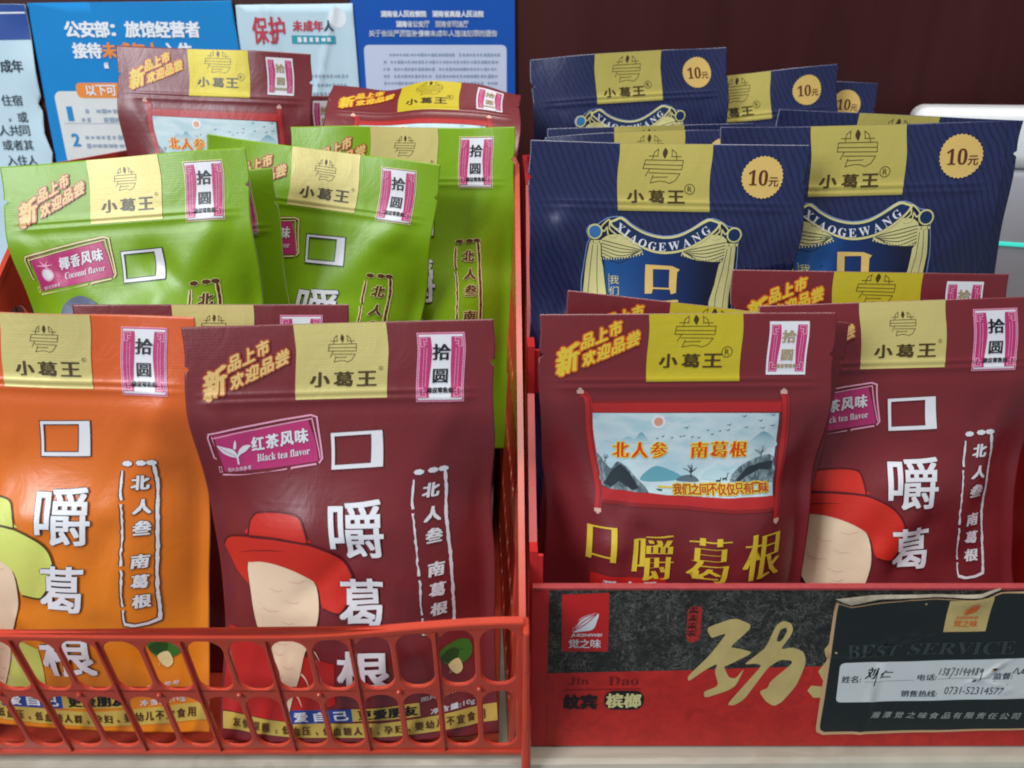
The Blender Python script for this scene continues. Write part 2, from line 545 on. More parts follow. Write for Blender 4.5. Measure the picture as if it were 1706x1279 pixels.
# ---- outlines of the printed designs, in millimetres
TRACE = {
 'stamp_in':[[-55.3,-46.7],[-33.4,-43.6],[-14.1,-40.8],[-12.1,-49.2],[-11.1,-58.8],[-32.8,-61.9],[-54.4,-64.2],[-55.1,-55.5]],
 'stamp_o1':[[-56.9,-58.1],[-57.9,-57.3],[-58.3,-48.0],[-57.5,-46.1],[-42.4,-43.3],[-26.0,-40.5],[-12.6,-38.7],[-10.2,-39.6],[-10.1,-45.6],[-9.4,-57.7],[-10.9,-59.7]],
 'stamp_o2':[[-12.0,-60.0],[-22.8,-61.6],[-23.3,-62.2]],
 'stamp_o3':[[-25.1,-61.8],[-36.6,-64.0],[-55.5,-66.3],[-55.7,-65.4],[-41.2,-64.4],[-25.1,-62.4]],
 'stamp_o4':[[-56.2,-47.1],[-56.1,-51.8],[-56.3,-48.0],[-39.8,-44.8],[-22.5,-41.8],[-12.3,-40.2],[-11.4,-49.2],[-10.3,-57.7]],
 'stamp_dash':[[-56.7,-61.9],[-55.4,-61.7],[-55.6,-64.5],[-56.7,-64.7]],
 'st_cn':[[-39.8,-48.0],[-14.0,-44.1],[-14.4,-50.3],[-40.3,-54.0]],
 'st_en':[[-38.0,-55.5],[-14.6,-52.6],[-14.7,-55.7],[-38.3,-59.0]],
 'st_sm':[[-52.0,-62.0],[-41.1,-60.4],[-41.2,-62.3],[-52.1,-63.9]],
 'st_leafL':[[-54.9,-51.3],[-52.1,-51.9],[-48.5,-52.9],[-47.0,-54.6],[-46.8,-56.7],[-49.2,-56.4],[-52.3,-55.1],[-54.0,-53.2]],
 'st_leafR':[[-46.5,-56.7],[-45.9,-53.9],[-43.4,-51.6],[-40.3,-51.4],[-41.3,-52.6],[-43.2,-54.4],[-45.1,-55.3]],
 'st_bud':[[-47.8,-52.9],[-47.4,-50.6],[-46.6,-49.0],[-46.4,-50.6],[-46.9,-52.9]],
 'st_stem':[[-46.7,-55.7],[-46.5,-60.0]],
 'tab_l':[[30.6,-68.2],[30.2,-74.8],[30.3,-82.3]],
 'tabtop':[[30.3,-64.4],[34.7,-66.4],[36.7,-63.6],[41.1,-66.1],[42.1,-63.3],[44.4,-63.4]],
 'tab_l2':[[30.2,-68.8],[30.5,-81.0],[31.0,-93.3],[30.7,-104.8],[31.3,-114.2],[31.0,-122.7],[31.7,-131.3],[32.0,-138.4],[35.0,-139.5]],
 'tab_r':[[43.6,-63.8],[44.6,-72.4],[45.2,-82.7]],
 'tab_r2':[[44.7,-69.2],[44.8,-84.4],[45.0,-97.8],[45.1,-112.5],[45.4,-125.3],[45.8,-131.7],[45.6,-137.7],[40.5,-139.2]],
 'tabch':[[38.0,-73.5],[38.7,-84.2],[38.9,-93.5],[38.7,-108.7],[38.6,-118.2],[39.0,-127.8]],
 'kou_o':[[-5.2,-46.6],[17.2,-45.8],[17.0,-61.9],[-5.6,-62.7]],
 'kou_i':[[-3.5,-48.3],[12.1,-47.7],[11.5,-59.9],[-3.9,-60.5]],
 'crown':[[-45.9,-92.5],[-44.9,-88.7],[-43.7,-85.6],[-41.4,-82.9],[-38.5,-81.6],[-29.7,-80.9],[-22.4,-81.6],[-19.3,-83.2],[-17.8,-86.8],[-16.8,-91.5],[-16.7,-93.3]],
 'brim':[[-61.6,-100.1],[-59.6,-97.1],[-54.3,-94.7],[-45.3,-92.9],[-32.4,-92.4],[-22.6,-93.1],[-15.8,-94.1],[-9.0,-96.8],[-4.1,-99.8],[-0.3,-104.1],[1.7,-109.0],[1.1,-110.3],[2.9,-115.6],[-0.3,-119.8],[-3.0,-123.9],[-5.6,-126.0],[-12.6,-124.2],[-14.6,-116.2],[-16.8,-112.1],[-21.6,-108.8],[-27.4,-106.5],[-35.2,-104.8],[-42.2,-104.7],[-48.7,-106.2],[-53.6,-105.6],[-58.4,-103.4]],
 'brimu':[[-61.4,-100.1],[-60.0,-104.9],[-57.0,-110.8],[-51.9,-115.7],[-45.8,-119.0],[-47.4,-114.7],[-48.6,-110.5],[-48.8,-106.2],[-55.1,-105.3]],
 'pale':[[-48.8,-106.2],[-42.2,-104.7],[-35.2,-104.8],[-27.4,-106.3],[-21.6,-108.8],[-16.7,-112.5],[-15.2,-121.5],[-14.6,-129.0],[-15.1,-134.4],[-17.5,-139.7],[-21.8,-145.1],[-29.2,-150.3],[-34.3,-150.7],[-42.0,-144.5],[-46.7,-138.9],[-47.5,-133.5],[-47.0,-124.9],[-47.4,-114.7]],
 'coll':[[-46.7,-139.5],[-42.0,-145.1],[-34.7,-156.8],[-32.4,-160.2],[-18.8,-144.6],[-20.2,-151.7],[-26.7,-159.2],[-28.6,-172.6],[-31.3,-182.1],[-43.0,-180.1],[-40.8,-167.8],[-39.7,-157.8],[-44.0,-151.0]],
 'jack':[[-62.0,-141.8],[-47.7,-138.9],[-44.0,-151.0],[-39.9,-157.8],[-42.5,-180.1],[-64.4,-177.8],[-63.6,-161.6]],
 'jack2':[[-18.8,-144.6],[-10.0,-150.9],[-9.4,-158.6],[-19.5,-174.0],[-29.7,-173.7],[-25.7,-159.3]],
 'aizj':[[-32.9,-176.1],[-2.0,-174.5],[-1.9,-181.8],[-32.4,-183.2]],
 'gengai':[[-2.0,-174.5],[29.3,-172.6],[29.4,-180.1],[-1.9,-181.8]],
 'strip':[[-63.7,-177.3],[10.9,-183.3],[65.6,-177.2],[65.5,-186.0],[10.6,-190.7],[-64.0,-185.2]],
 'netw':[[34.3,-176.6],[54.4,-174.3],[54.3,-177.7],[34.2,-180.0]],
 'smalltx':[[30.4,-169.7],[52.0,-167.5],[51.9,-169.8],[30.4,-172.0]],
 'leafp':[[39.5,-148.9],[42.9,-146.3],[48.9,-145.4],[52.9,-147.7],[54.1,-152.1],[51.7,-155.9],[45.6,-156.8],[41.6,-154.5]],
 'root':[[43.1,-155.6],[47.7,-153.6],[49.6,-159.1],[46.5,-161.3]],
 'jue':[[-7.0,-74.8],[18.1,-101.3]],
 'jue2':[[-7.4,-82.0],[1.5,-82.7],[0.9,-94.8],[-7.5,-94.9]],
 'ge':[[-5.3,-109.6],[15.6,-132.5]],
 'gen':[[-7.2,-142.7],[17.9,-163.8]],
 'g_sin':[[-54.0,-46.0],[-18.4,-40.4],[-18.6,-55.6],[-53.6,-64.4]],
 'g_tab':[[27.1,-63.8],[31.5,-63.3],[42.6,-63.5],[43.1,-75.5]],
 'g_hat':[[-41.9,-72.2],[-38.8,-69.4],[-31.6,-68.2],[-24.8,-69.4],[-22.4,-71.7]],
 'o_hat':[[-23.9,-71.7],[-19.7,-73.1],[-17.4,-77.8],[-16.8,-85.8],[-9.0,-88.1],[-3.9,-93.3],[-0.3,-104.0],[-0.8,-113.8],[-3.9,-120.6]],
 'o_tab':[[26.0,-66.5],[39.6,-66.0],[41.2,-137.2],[25.9,-141.3]],
 'o_leaf':[[30.9,-150.1],[38.7,-146.8],[43.0,-146.0],[49.5,-144.0],[57.0,-147.5],[57.9,-152.0],[46.9,-158.3]],
 'o_strip':[[-21.4,-181.8],[65.8,-180.1],[65.6,-190.5]],
 'o_face':[[-25.9,-100.8],[-19.7,-104.9],[-17.4,-120.2],[-18.8,-133.6],[-23.2,-141.7]],
 'scL':[[-46.7,-34.9],[-43.6,-37.5],[-43.3,-51.7],[-41.5,-64.3],[-39.5,-78.9],[-40.7,-88.6]],
 'scR':[[43.9,-35.7],[44.6,-39.7],[45.9,-61.0],[45.6,-79.3],[43.9,-94.5]],
 'sc_top':[[-43.9,-39.7],[42.9,-39.7],[43.1,-44.3],[-43.6,-43.9]],
 'sc_bot':[[-39.5,-78.9],[43.3,-83.8],[43.6,-89.4],[-39.9,-84.4]],
 'paint':[[-43.4,-44.1],[41.9,-44.8],[42.5,-63.7],[42.4,-83.8],[-8.7,-82.2],[-38.7,-78.0],[-40.6,-63.4],[-42.6,-53.5]],
 'mtL':[[-40.6,-63.4],[-38.0,-65.2],[-34.4,-69.8],[-32.7,-69.8],[-30.5,-67.0],[-26.5,-69.3],[-22.1,-74.4],[-16.6,-81.0],[-28.1,-79.9],[-38.7,-78.0]],
 'mtR':[[21.4,-76.4],[25.9,-70.0],[32.7,-66.4],[37.0,-65.1],[42.2,-65.5],[42.4,-77.4],[33.2,-76.9]],
 'mtFar':[[-28.5,-58.0],[-26.8,-55.3],[-24.6,-55.5],[-22.9,-56.4],[-19.9,-53.1],[-16.4,-57.2],[-14.6,-58.1],[-18.1,-58.5]],
 'mtFar2':[[29.7,-58.3],[33.0,-55.2],[36.3,-53.4],[41.7,-57.4],[42.4,-61.0],[32.3,-60.1]],
 'teal':[[-20.3,-75.3],[-17.7,-71.7],[-12.6,-68.9],[-6.4,-70.8],[-1.1,-73.6],[-3.6,-75.4],[-13.3,-76.2]],
 'rock':[[-3.2,-75.8],[-1.1,-73.6],[3.3,-73.1],[6.0,-74.5],[6.5,-76.3]],
 'tree':[[3.5,-74.0],[3.1,-69.0]],
 'deer':[[16.1,-75.5],[19.1,-74.6]],
 'boat':[[-13.2,-79.3],[-10.1,-79.9]],
 'sun':[[-12.3,-48.3]],
 'sl1':[[-33.3,-57.6],[-7.7,-57.7],[-7.4,-65.3],[-33.2,-65.2]],
 'sl2':[[2.3,-57.7],[29.2,-57.8],[29.6,-65.5],[2.6,-65.4]],
 'sl3':[[-5.3,-77.2],[39.8,-77.2],[40.1,-82.0],[-5.2,-81.6]],
 'sl3d':[[-12.3,-78.3],[-5.7,-78.6]],
 'birds':[[0.4,-51.3],[26.5,-46.2],[39.4,-45.7],[33.9,-48.3],[39.5,-50.7],[35.2,-51.8],[19.8,-50.2],[27.6,-51.4],[19.4,-52.7],[15.7,-52.9],[10.2,-52.5],[12.3,-54.4],[6.3,-55.9],[3.2,-55.5],[-2.1,-55.3],[-0.6,-55.0],[-6.0,-55.8],[-10.1,-55.1],[-12.7,-56.0]],
 'g4a':[[-45.5,-96.9],[-32.0,-113.5]],
 'g4b':[[-24.3,-100.1],[-4.4,-121.9]],
 'g4c':[[1.7,-101.2],[22.2,-122.7]],
 'g4d':[[28.1,-99.9],[48.5,-122.8]],
 'redbox':[[-42.7,-120.5],[-7.6,-126.4]],
 'redtx':[[-36.8,-123.5],[-11.9,-130.2]],
 'b_gold':[[-24.6,-27.3],[20.5,-26.5],[20.5,-33.0],[-24.7,-33.8]],
 'b_sil':[[-43.0,-69.2],[-42.0,-62.8],[-40.4,-50.1],[-39.3,-48.1],[-41.0,-44.2],[-39.2,-41.1],[-35.2,-40.6],[-30.1,-37.4],[-22.6,-36.7],[-17.7,-40.3],[-10.3,-44.1],[-1.4,-46.1],[6.5,-45.0],[13.5,-41.7],[21.2,-36.9],[26.8,-37.6],[31.8,-40.6],[35.8,-41.3],[38.9,-44.4],[37.6,-48.7],[38.5,-55.8],[39.1,-63.8],[36.5,-76.7],[36.3,-79.9],[-41.8,-78.0]],
 'b_ban_o':[[-29.5,-40.1],[-26.9,-38.1],[-22.6,-36.9],[-17.7,-40.7],[-10.3,-44.5],[-1.4,-46.3],[6.5,-45.2],[13.5,-41.7],[20.8,-37.1],[25.6,-37.8],[28.1,-39.6],[24.1,-44.6],[17.2,-49.9],[9.4,-53.6],[0.7,-55.1],[-7.4,-54.1],[-15.6,-50.4],[-23.0,-45.5]],
 'b_ban_i':[[-28.0,-40.3],[-25.7,-38.9],[-23.0,-38.1],[-17.6,-41.9],[-10.2,-45.6],[-1.3,-47.4],[6.6,-46.4],[13.6,-43.0],[21.3,-38.4],[24.9,-38.8],[26.6,-39.9],[23.2,-43.9],[16.8,-48.7],[9.4,-52.4],[0.6,-53.9],[-7.5,-52.9],[-15.2,-49.4],[-22.3,-44.7]],
 'b_letters':[[-23.6,-42.4],[-20.2,-45.0],[-16.5,-47.7],[-11.8,-49.8],[-6.6,-51.2],[-1.5,-51.6],[4.6,-50.9],[10.8,-49.2],[15.8,-46.6],[20.4,-43.1]],
 'b_ballL':[[-36.6,-44.3]],
 'b_ballLe':[[-33.2,-44.2]],
 'b_ballR':[[35.1,-44.8]],
 'b_curL':[[-39.2,-49.7],[-33.3,-49.2],[-32.5,-57.1],[-31.1,-62.6],[-29.4,-75.6],[-41.9,-75.6],[-41.3,-69.2],[-40.5,-58.8]],
 'b_curR':[[31.6,-49.6],[36.5,-49.9],[37.5,-63.0],[36.5,-76.7],[35.1,-80.8],[25.3,-79.5],[27.9,-70.4],[29.2,-60.0],[31.0,-57.5]],
 'b_dL':[[-32.9,-48.0],[-23.8,-45.5],[-15.6,-50.4],[-11.4,-53.9],[-16.9,-56.4],[-24.9,-57.3],[-32.1,-57.1]],
 'b_dR':[[23.7,-45.0],[31.5,-47.3],[30.6,-57.5],[23.4,-58.5],[14.5,-57.4],[8.7,-54.0],[17.2,-49.9]],
 'b_hookL':[[-33.5,-42.1],[-30.1,-38.6],[-28.9,-38.9],[-29.1,-42.8],[-25.4,-45.9],[-27.4,-46.7],[-29.8,-45.6],[-30.4,-42.1],[-31.9,-44.1]],
 'b_kou':[[-9.5,-60.6],[4.3,-61.2],[8.6,-62.9],[7.3,-64.3],[7.1,-74.8],[4.3,-75.6],[3.8,-73.2],[-5.2,-73.0],[-5.9,-75.4],[-9.5,-75.5]],
 'b_koui':[[-5.5,-62.9],[3.2,-63.0],[3.3,-72.4],[-5.2,-72.2]],
 'b_jue':[[4.8,-78.0],[7.3,-78.8],[3.8,-81.3]],
 'b_wo':[[-27.7,-66.5],[-22.5,-70.8]],
 'b_men':[[-27.9,-72.3],[-22.3,-75.7]],
 'b_line':[[-28.3,-65.7],[-27.9,-75.4]],
 'b_bg':[[-31.3,-57.0],[-22.8,-50.6],[0.7,-54.9],[22.8,-49.8],[30.6,-57.5],[27.9,-70.4],[24.9,-79.5],[-29.3,-76.2]],
 'bx_tl':[[15.2,88.3],[219.0,91.4],[16.7,1.4],[240.5,3.2]],
 'bx_split':[[15.5,43.9],[56.2,45.1],[77.9,45.6],[101.3,46.8],[137.3,47.9]],
 'logo':[[21.5,86.7],[41.8,87.6],[42.6,56.3],[22.0,56.3]],
 'logo_leaf':[[26.4,67.0],[28.7,72.2],[30.8,74.9],[37.3,77.0],[37.0,72.7],[35.4,68.4],[31.0,67.3]],
 'logo_en':[[25.9,66.0],[39.6,64.1]],
 'logo_cn':[[25.0,63.0],[39.4,58.3]],
 'seal':[[76.5,79.2],[78.6,80.2],[82.1,79.9],[82.5,72.7],[82.3,63.0],[77.3,62.1],[76.6,71.7]],
 'jin1':[[85.7,69.5],[97.0,74.6],[104.4,71.1],[104.3,68.4],[96.5,58.6],[100.1,58.0],[107.5,55.8],[96.6,48.5],[94.9,47.9],[97.8,41.6],[101.0,41.0],[104.4,47.3],[101.5,37.0],[98.1,34.1],[88.0,29.7],[87.2,33.5],[93.7,36.8],[91.1,45.1],[92.0,49.6],[86.9,46.2],[79.8,39.3],[79.1,42.2],[88.0,54.1],[94.4,66.2],[91.4,65.2],[88.0,63.5],[85.9,67.3]],
 'jin2':[[112.6,58.6],[115.5,70.6],[118.3,73.0],[122.0,71.7],[123.3,68.4],[122.8,65.2],[119.0,57.4],[124.2,58.6],[129.4,56.3],[131.2,51.8],[131.1,47.3],[128.9,37.0],[123.7,27.6],[120.3,25.0],[116.3,27.6],[112.4,33.5],[116.2,35.8],[116.7,39.3],[125.4,49.6],[124.7,51.3],[119.7,51.8],[114.8,47.3],[110.5,38.2],[106.0,28.8],[101.8,25.5],[98.5,25.8],[105.1,37.0],[112.0,48.5],[109.1,49.6],[103.8,49.0],[108.6,54.1]],
 'jin2h':[[116.6,61.9],[117.6,68.4],[120.1,69.5],[120.8,67.3],[118.8,61.9]],
 'jindao':[[25.7,41.6],[34.8,37.2]],
 'dao':[[43.5,42.2],[57.2,37.2]],
 'jdline':[[23.9,34.4],[58.6,35.2]],
 'wen':[[23.5,31.7],[39.0,23.5]],
 'pill':[[42.2,34.1],[60.3,22.9]],
 'bl':[[43.0,32.3],[59.1,24.3]],
 'dao2':[[140.3,60.8],[138.6,57.4],[139.6,54.1],[140.8,51.8],[137.7,45.1],[140.2,40.5],[142.7,39.3],[140.8,36.4],[135.7,37.0],[134.3,34.1],[137.6,30.0],[140.9,30.0]],
 'lab':[[139.4,83.4],[146.7,80.7],[171.2,85.4],[187.8,84.9],[203.4,85.4],[209.6,88.2],[219.6,89.0],[238.6,11.2],[145.0,8.0],[141.8,9.8],[141.2,12.7],[140.8,26.9]],
 'lab_in':[[140.7,82.5],[146.7,80.2],[170.6,85.0],[187.2,84.6],[203.2,85.0],[210.4,87.7],[219.8,88.2],[238.3,12.2],[145.5,9.8],[143.4,11.2],[142.9,13.7],[142.7,28.8]],
 'lab_logo':[[188.3,84.2],[207.0,86.3],[207.4,67.8],[189.0,67.3]],
 'lab_leaf':[[195.8,76.5],[196.8,81.3],[200.9,83.0],[200.9,78.4]],
 'lab_cn':[[192.5,73.7],[203.0,70.3]],
 'lab_en':[[192.8,75.8],[202.5,74.1]],
 'best':[[148.2,60.4],[172.4,60.8],[176.5,61.3],[222.6,62.6],[223.0,55.1],[149.1,52.3]],
 'wht':[[146.7,50.3],[228.4,52.9],[234.1,29.7],[147.9,27.7]],
 'w1':[[148.6,43.1],[157.3,39.2]],
 'w2':[[182.5,44.0],[191.2,40.6]],
 'w3':[[216.5,44.9],[225.2,41.2]],
 'w4':[[176.8,34.8],[193.1,31.1]],
 'w5':[[196.3,36.0],[222.6,32.3]],
 'co':[[165.0,22.2],[235.3,17.5]],
 'ul1':[[159.4,39.4],[181.1,40.8]],
 'ul2':[[191.8,41.2],[215.7,42.2]],
 'hw1':[[160.1,39.9],[162.7,43.5],[161.2,45.8],[162.9,46.2],[161.2,39.4],[163.4,39.4],[165.4,44.4],[165.6,35.3],[167.7,43.5],[167.9,40.3],[169.1,43.5],[170.2,43.5],[169.7,40.6],[172.7,41.5]],
 'hw2':[[193.3,41.2],[193.6,44.9],[194.8,44.4],[196.0,43.5],[194.7,41.2],[196.4,45.3],[196.4,41.7],[198.2,46.7],[200.4,46.7],[199.0,36.2],[201.2,44.4],[202.5,43.5],[201.5,41.2],[203.4,44.4],[205.1,41.2],[205.8,44.9],[206.6,42.6],[208.2,45.1],[208.6,41.7],[210.5,44.4],[210.2,40.8],[212.1,43.5],[213.9,46.7],[213.2,43.5],[214.7,43.5],[213.1,36.2]],
 'p1':[[-427.3,350.3],[-397.2,350.3],[-401.1,279.3],[-402.3,269.0],[-400.5,233.5],[-401.4,203.5],[-469.7,179.6]],
 'p1s':[[-421.0,343.8],[-398.6,344.4]],
 'p1b':[[-426.0,323.4],[-398.7,324.0]],
 'p1t':[[-419.6,308.7],[-427.3,276.1],[-421.5,263.2],[-425.3,252.7],[-426.9,240.2],[-431.4,226.7]],
 'p2':[[-397.0,351.5],[-228.9,353.2],[-226.9,313.0],[-239.6,214.5],[-400.4,214.5]],
 'p2a':[[-369.3,337.3],[-256.8,325.8]],
 'p2b':[[-366.1,321.0],[-265.4,310.0]],
 'p2c':[[-341.5,321.0],[-294.2,310.0]],
 'p2q':[[-342.5,305.7]],
 'p2w':[[-386.8,283.7],[-390.5,214.5],[-255.2,214.5],[-245.6,283.7]],
 'p2o':[[-369.4,290.7],[-300.8,278.6]],
 'p2n1':[[-381.3,271.6],[-378.1,260.6]],
 'p2n2':[[-381.8,249.4],[-375.5,239.5]],
 'p2l':[[-370.7,269.6],[-370.9,261.9],[-370.3,248.1],[-370.5,240.2]],
 'p3':[[-225.6,350.1],[-130.3,351.1],[-129.6,284.1],[-231.2,262.4]],
 'p3a':[[-214.8,342.0],[-187.9,320.3]],
 'p3b':[[-181.0,339.4],[-147.6,330.6]],
 'p3c':[[-182.9,327.6],[-146.4,321.0]],
 'p4':[[-132.1,356.3],[2.1,356.3],[2.9,273.3],[-131.5,273.3]],
 'p4a':[[-107.5,345.7],[-23.0,341.0]],
 'p4b':[[-95.4,338.2],[-35.6,333.5]],
 'p4c':[[-118.2,331.2],[-11.9,326.4]],
 'p4w':[[-123.3,319.0],[-4.9,320.7],[-4.3,273.3],[-124.3,273.3]],
 'p4l':[[-108.9,312.6],[-11.3,312.6],[-116.3,308.0],[-11.4,294.8]],
}
# ---- where each pouch stands: top centre, yaw, lean, roll (degrees), skew, size
POSE = {
 'L2':(-0.0727, 0.3069, 0.1984, 0.09, 11.33, 0.93, -0.004, 0.010, 1.0),
 'L1':(-0.1980, 0.3132, 0.2009, -3.29, 12.61, -1.26, -0.003, 0.009, 1.0),
 'L3':(-0.1430, 0.3524, 0.1936, 0.19, 9.98, -0.19, 0.000, -0.000, 1.0),
 'L4':(-0.1973, 0.4025, 0.2563, -3.48, 12.65, 3.50, -0.005, 0.014, 1.0),
 'L5':(-0.1912, 0.4216, 0.2443, -2.79, 10.08, 4.67, -0.001, 0.002, 1.0),
 'L6':(-0.1033, 0.4423, 0.2567, -2.79, 10.97, -7.48, -0.003, 0.008, 1.0),
 'L7':(-0.0633, 0.4677, 0.2674, -0.26, 10.43, -0.07, 0.001, -0.002, 1.0),
 'L8':(-0.2000, 0.5606, 0.3117, 2.20, 11.16, -3.04, -0.003, 0.007, 1.0),
 'L9':(-0.0588, 0.5701, 0.2892, 0.60, 57.31, -1.70, -0.000, 0.000, 1.0),
 'L10':(-0.1814, 0.5999, 0.2826, 0.55, 10.00, -0.35, -0.000, 0.000, 1.0),
 'R1':(0.0770, 0.3237, 0.1976, -0.20, 10.35, 0.51, 0.001, -0.003, 1.0),
 'R2':(0.1835, 0.3529, 0.1952, -3.62, 12.79, 4.07, 0.007, -0.018, 1.0),
 'R3':(0.0899, 0.3399, 0.1962, -0.92, 10.04, -6.44, 0.000, -0.000, 1.0),
 'R4':(0.1772, 0.3728, 0.2045, 0.09, 10.00, -0.92, -0.000, -0.000, 1.05),
 'R5':(0.0757, 0.3861, 0.2643, 0.26, 9.92, -1.03, 0.000, -0.001, 0.954),
 'R6':(0.1745, 0.4032, 0.2719, 1.29, 9.37, 1.04, -0.001, 0.003, 1.026),
 'R7':(0.2193, 0.4581, 0.2743, 1.30, 9.63, -2.56, -0.001, 0.001, 1.0),
 'R9':(0.0915, 0.5310, 0.2612, 0.03, 10.00, 2.45, 0.000, 0.000, 1.0),
 'R13':(0.0939, 0.5475, 0.2640, -0.08, 10.00, 1.41, 0.000, 0.000, 1.0),
 'R10':(0.0828, 0.5904, 0.3109, 0.83, 10.30, 3.50, -0.000, 0.000, 1.0),
 'R11':(0.1671, 0.6077, 0.2970, -1.08, 10.30, 5.37, 0.001, -0.002, 1.0),
 'R12':(0.2051, 0.6247, 0.2936, -1.22, 10.18, -2.79, 0.000, -0.001, 1.0),
}

# ------------------------------------------------------------------ pouches: film and prints
def film_grid(W, H):
    xs = np.concatenate([[-W / 2], np.linspace(-W / 2 + .8, W / 2 - .8, 53), [W / 2]])
    ts = np.concatenate([[0, .8], np.arange(3, 16, 2.4), [16.5, 17.0, 17.6, 18.4, 19.0, 19.5, 22, 25, 27.6, 28.4, 29.2, 30, 30.8, 31.6, 32.4, 33.2, 34.2, 35.4], np.linspace(37.5, H - 3, 48), [H - .8, H]])
    return xs, ts
GRID = {'std': film_grid(130, 193), 'blue': film_grid(140.4, 208)}

class Film:
    def __init__(s, design, seed, front=11, back=5, curl=0, wave=(1.2, 1.0), creases=(), bend=None, lump=1.0, notch=(-1, 1)):
        s.design = design
        s.W, s.H = (140.4, 208) if design == 'blue' else (130, 193)
        s.xs, s.ts = GRID['blue' if design == 'blue' else 'std']
        r = np.random.RandomState(seed)
        X, T = np.meshgrid(s.xs, s.ts)
        W, H = s.W, s.H
        u = np.clip(np.abs(X) / (W / 2 - 5), 0, 1)
        q = np.clip((T - 36) / (H - 36), 0, 1)
        vert = smooth01(q / .38) * (1 - .8 * smooth01((q - .66) / .34))
        cross = 1 - u ** 2.5
        low = np.zeros_like(X)
        for i in range(7):
            kx, ky = r.uniform(-.09, .09), r.uniform(-.06, .06)
            low += r.uniform(.25, .8) * np.sin(kx * X + ky * T + r.uniform(0, 6.28))
        fine = np.zeros_like(X)
        for i in range(6):
            a = r.uniform(0, 3.14)
            k = r.uniform(.12, .28)
            fine += .12 * np.sin(k * (math.cos(a) * X + math.sin(a) * T) + r.uniform(0, 6.28))
        hump = smooth01(q / .3) * (1 - smooth01((q - .6) / .4))
        d = front * vert * cross - (.62 * front * hump if front > 7 else 0) + lump * (2.1 * low * vert * (1 - u ** 4) * .8 + fine * (vert * .8 + .1))
        sh = [(-57, 37, -38 + r.uniform(-6, 6), 66 + r.uniform(-8, 10), -r.uniform(.9, 1.5), 5.0), (57, 37, 36 + r.uniform(-6, 8), 64 + r.uniform(-8, 12), -r.uniform(.8, 1.4), 5.0),
              (-58, H - 6, -36, H - 44, -1.2, 5), (58, H - 6, 37, H - 46, -1.2, 5)]
        rnd = []
        if front > 7:
            for i in range(9):                               # soft folds where the filling ends
                xa, ta = r.uniform(-45, 45), r.uniform(48, H - 30)
                an, ln = r.uniform(.5, 2.6), r.uniform(22, 52)
                rnd.append((xa, ta, xa + ln * math.cos(an), ta + ln * math.sin(an), r.choice([-1, 1]) * r.uniform(.8, 2.0), r.uniform(4.2, 7.5)))
        for x0, t0, x1, t1, amp, sig in sh + list(creases) + rnd:
            ax, at = x1 - x0, t1 - t0
            L2 = ax * ax + at * at
            w = np.clip(((X - x0) * ax + (T - t0) * at) / L2, 0, 1)
            dist = np.hypot(X - x0 - w * ax, T - t0 - w * at)
            d += amp * np.exp(-(dist / sig) ** 2) * (1 - .6 * w) * (1 - u ** 8)
        for i in range(4 if front > 7 else 1):                # a few sharper crinkles
            xa, ta = r.uniform(-50, 50), r.uniform(40, H - 20)
            an, ln = r.uniform(0, 3.1), r.uniform(14, 34)
            ax, at = ln * math.cos(an), ln * math.sin(an)
            w = np.clip(((X - xa) * ax + (T - ta) * at) / (ln * ln), 0, 1)
            dist = np.hypot(X - xa - w * ax, T - ta - w * at)
            d += r.choice([-1, 1]) * r.uniform(.6, 1.2) * np.exp(-dist / 3.4) * np.sin(3.14 * np.clip(w, .05, .95)) * (1 - u ** 8)
        head = 1.5 * wave[0] * np.sin(6.283 * (X / W * wave[1]) + r.uniform(0, 6.28)) * np.exp(-T / 45)
        head += wave[0] * .35 * np.sin(6.283 * (X / W * wave[1] * 2.3) + r.uniform(0, 6.28)) * np.exp(-T / 30)
        for sgn in (-1, 1):
            head += r.uniform(-2.2, 2.6) * np.clip(sgn * X / (W / 2), 0, 1) ** 4 * np.exp(-T / 16)
        for z0, a in ((29.2, .42), (32.4, .42), (26, -.15), (35.6, -.25)):
            d += a * np.exp(-((T - z0) / .75) ** 2) * (1 - u ** 12)
        db = -back * vert * cross - .5 - (.62 * front * hump if front > 7 else 0)
        ph = r.uniform(0, 6.28)
        X2 = X * (1 - .036 * vert * (min(front, 11) / 11)) + 1.0 * np.sin(6.283 * T / 52 + ph) * np.exp(-T / 70) * (T / 12).clip(0, 1) + .9 * np.sin(6.283 * T / 120 + ph * 2) * vert
        for side in notch:                                   # tear notch cut into the side seal
            for j, t in enumerate(s.ts):
                dip = max(0, 1 - abs(t - 18) / 1.5) * 2.3
                c = -1 if side > 0 else 0
                X2[j, c] -= side * dip
                c2 = -2 if side > 0 else 1
                X2[j, c2] -= side * max(0, dip - .6)
        phi = np.array([bend(t) for t in s.ts]) if bend else R(1.6 if front > 7 else 1) * smooth01((s.ts - 36) / 14)
        phi = phi + R(curl) * np.clip(1 - s.ts / 40, 0, 1)
        Yc, Zc = [0], [0]
        for i in range(1, len(s.ts)):
            m_ = (phi[i] + phi[i - 1]) / 2
            dt = s.ts[i] - s.ts[i - 1]
            Yc.append(Yc[-1] - math.cos(m_) * dt)
            Zc.append(Zc[-1] - math.sin(m_) * dt)
        Yc, Zc, ph = np.array(Yc)[:, None], np.array(Zc)[:, None], phi[:, None]
        def place(off):
            return np.stack([X2, Yc - np.sin(ph) * off, Zc + np.cos(ph) * off], -1)
        s.P = place(d + head)
        s.B = place(db + head)
        gu = np.gradient(s.P, s.xs, axis=1)
        gv = np.gradient(s.P, -s.ts, axis=0)
        n = np.cross(gu, gv)
        s.N = n / np.linalg.norm(n, axis=-1, keepdims=True)
        s.shear = (0, 0)
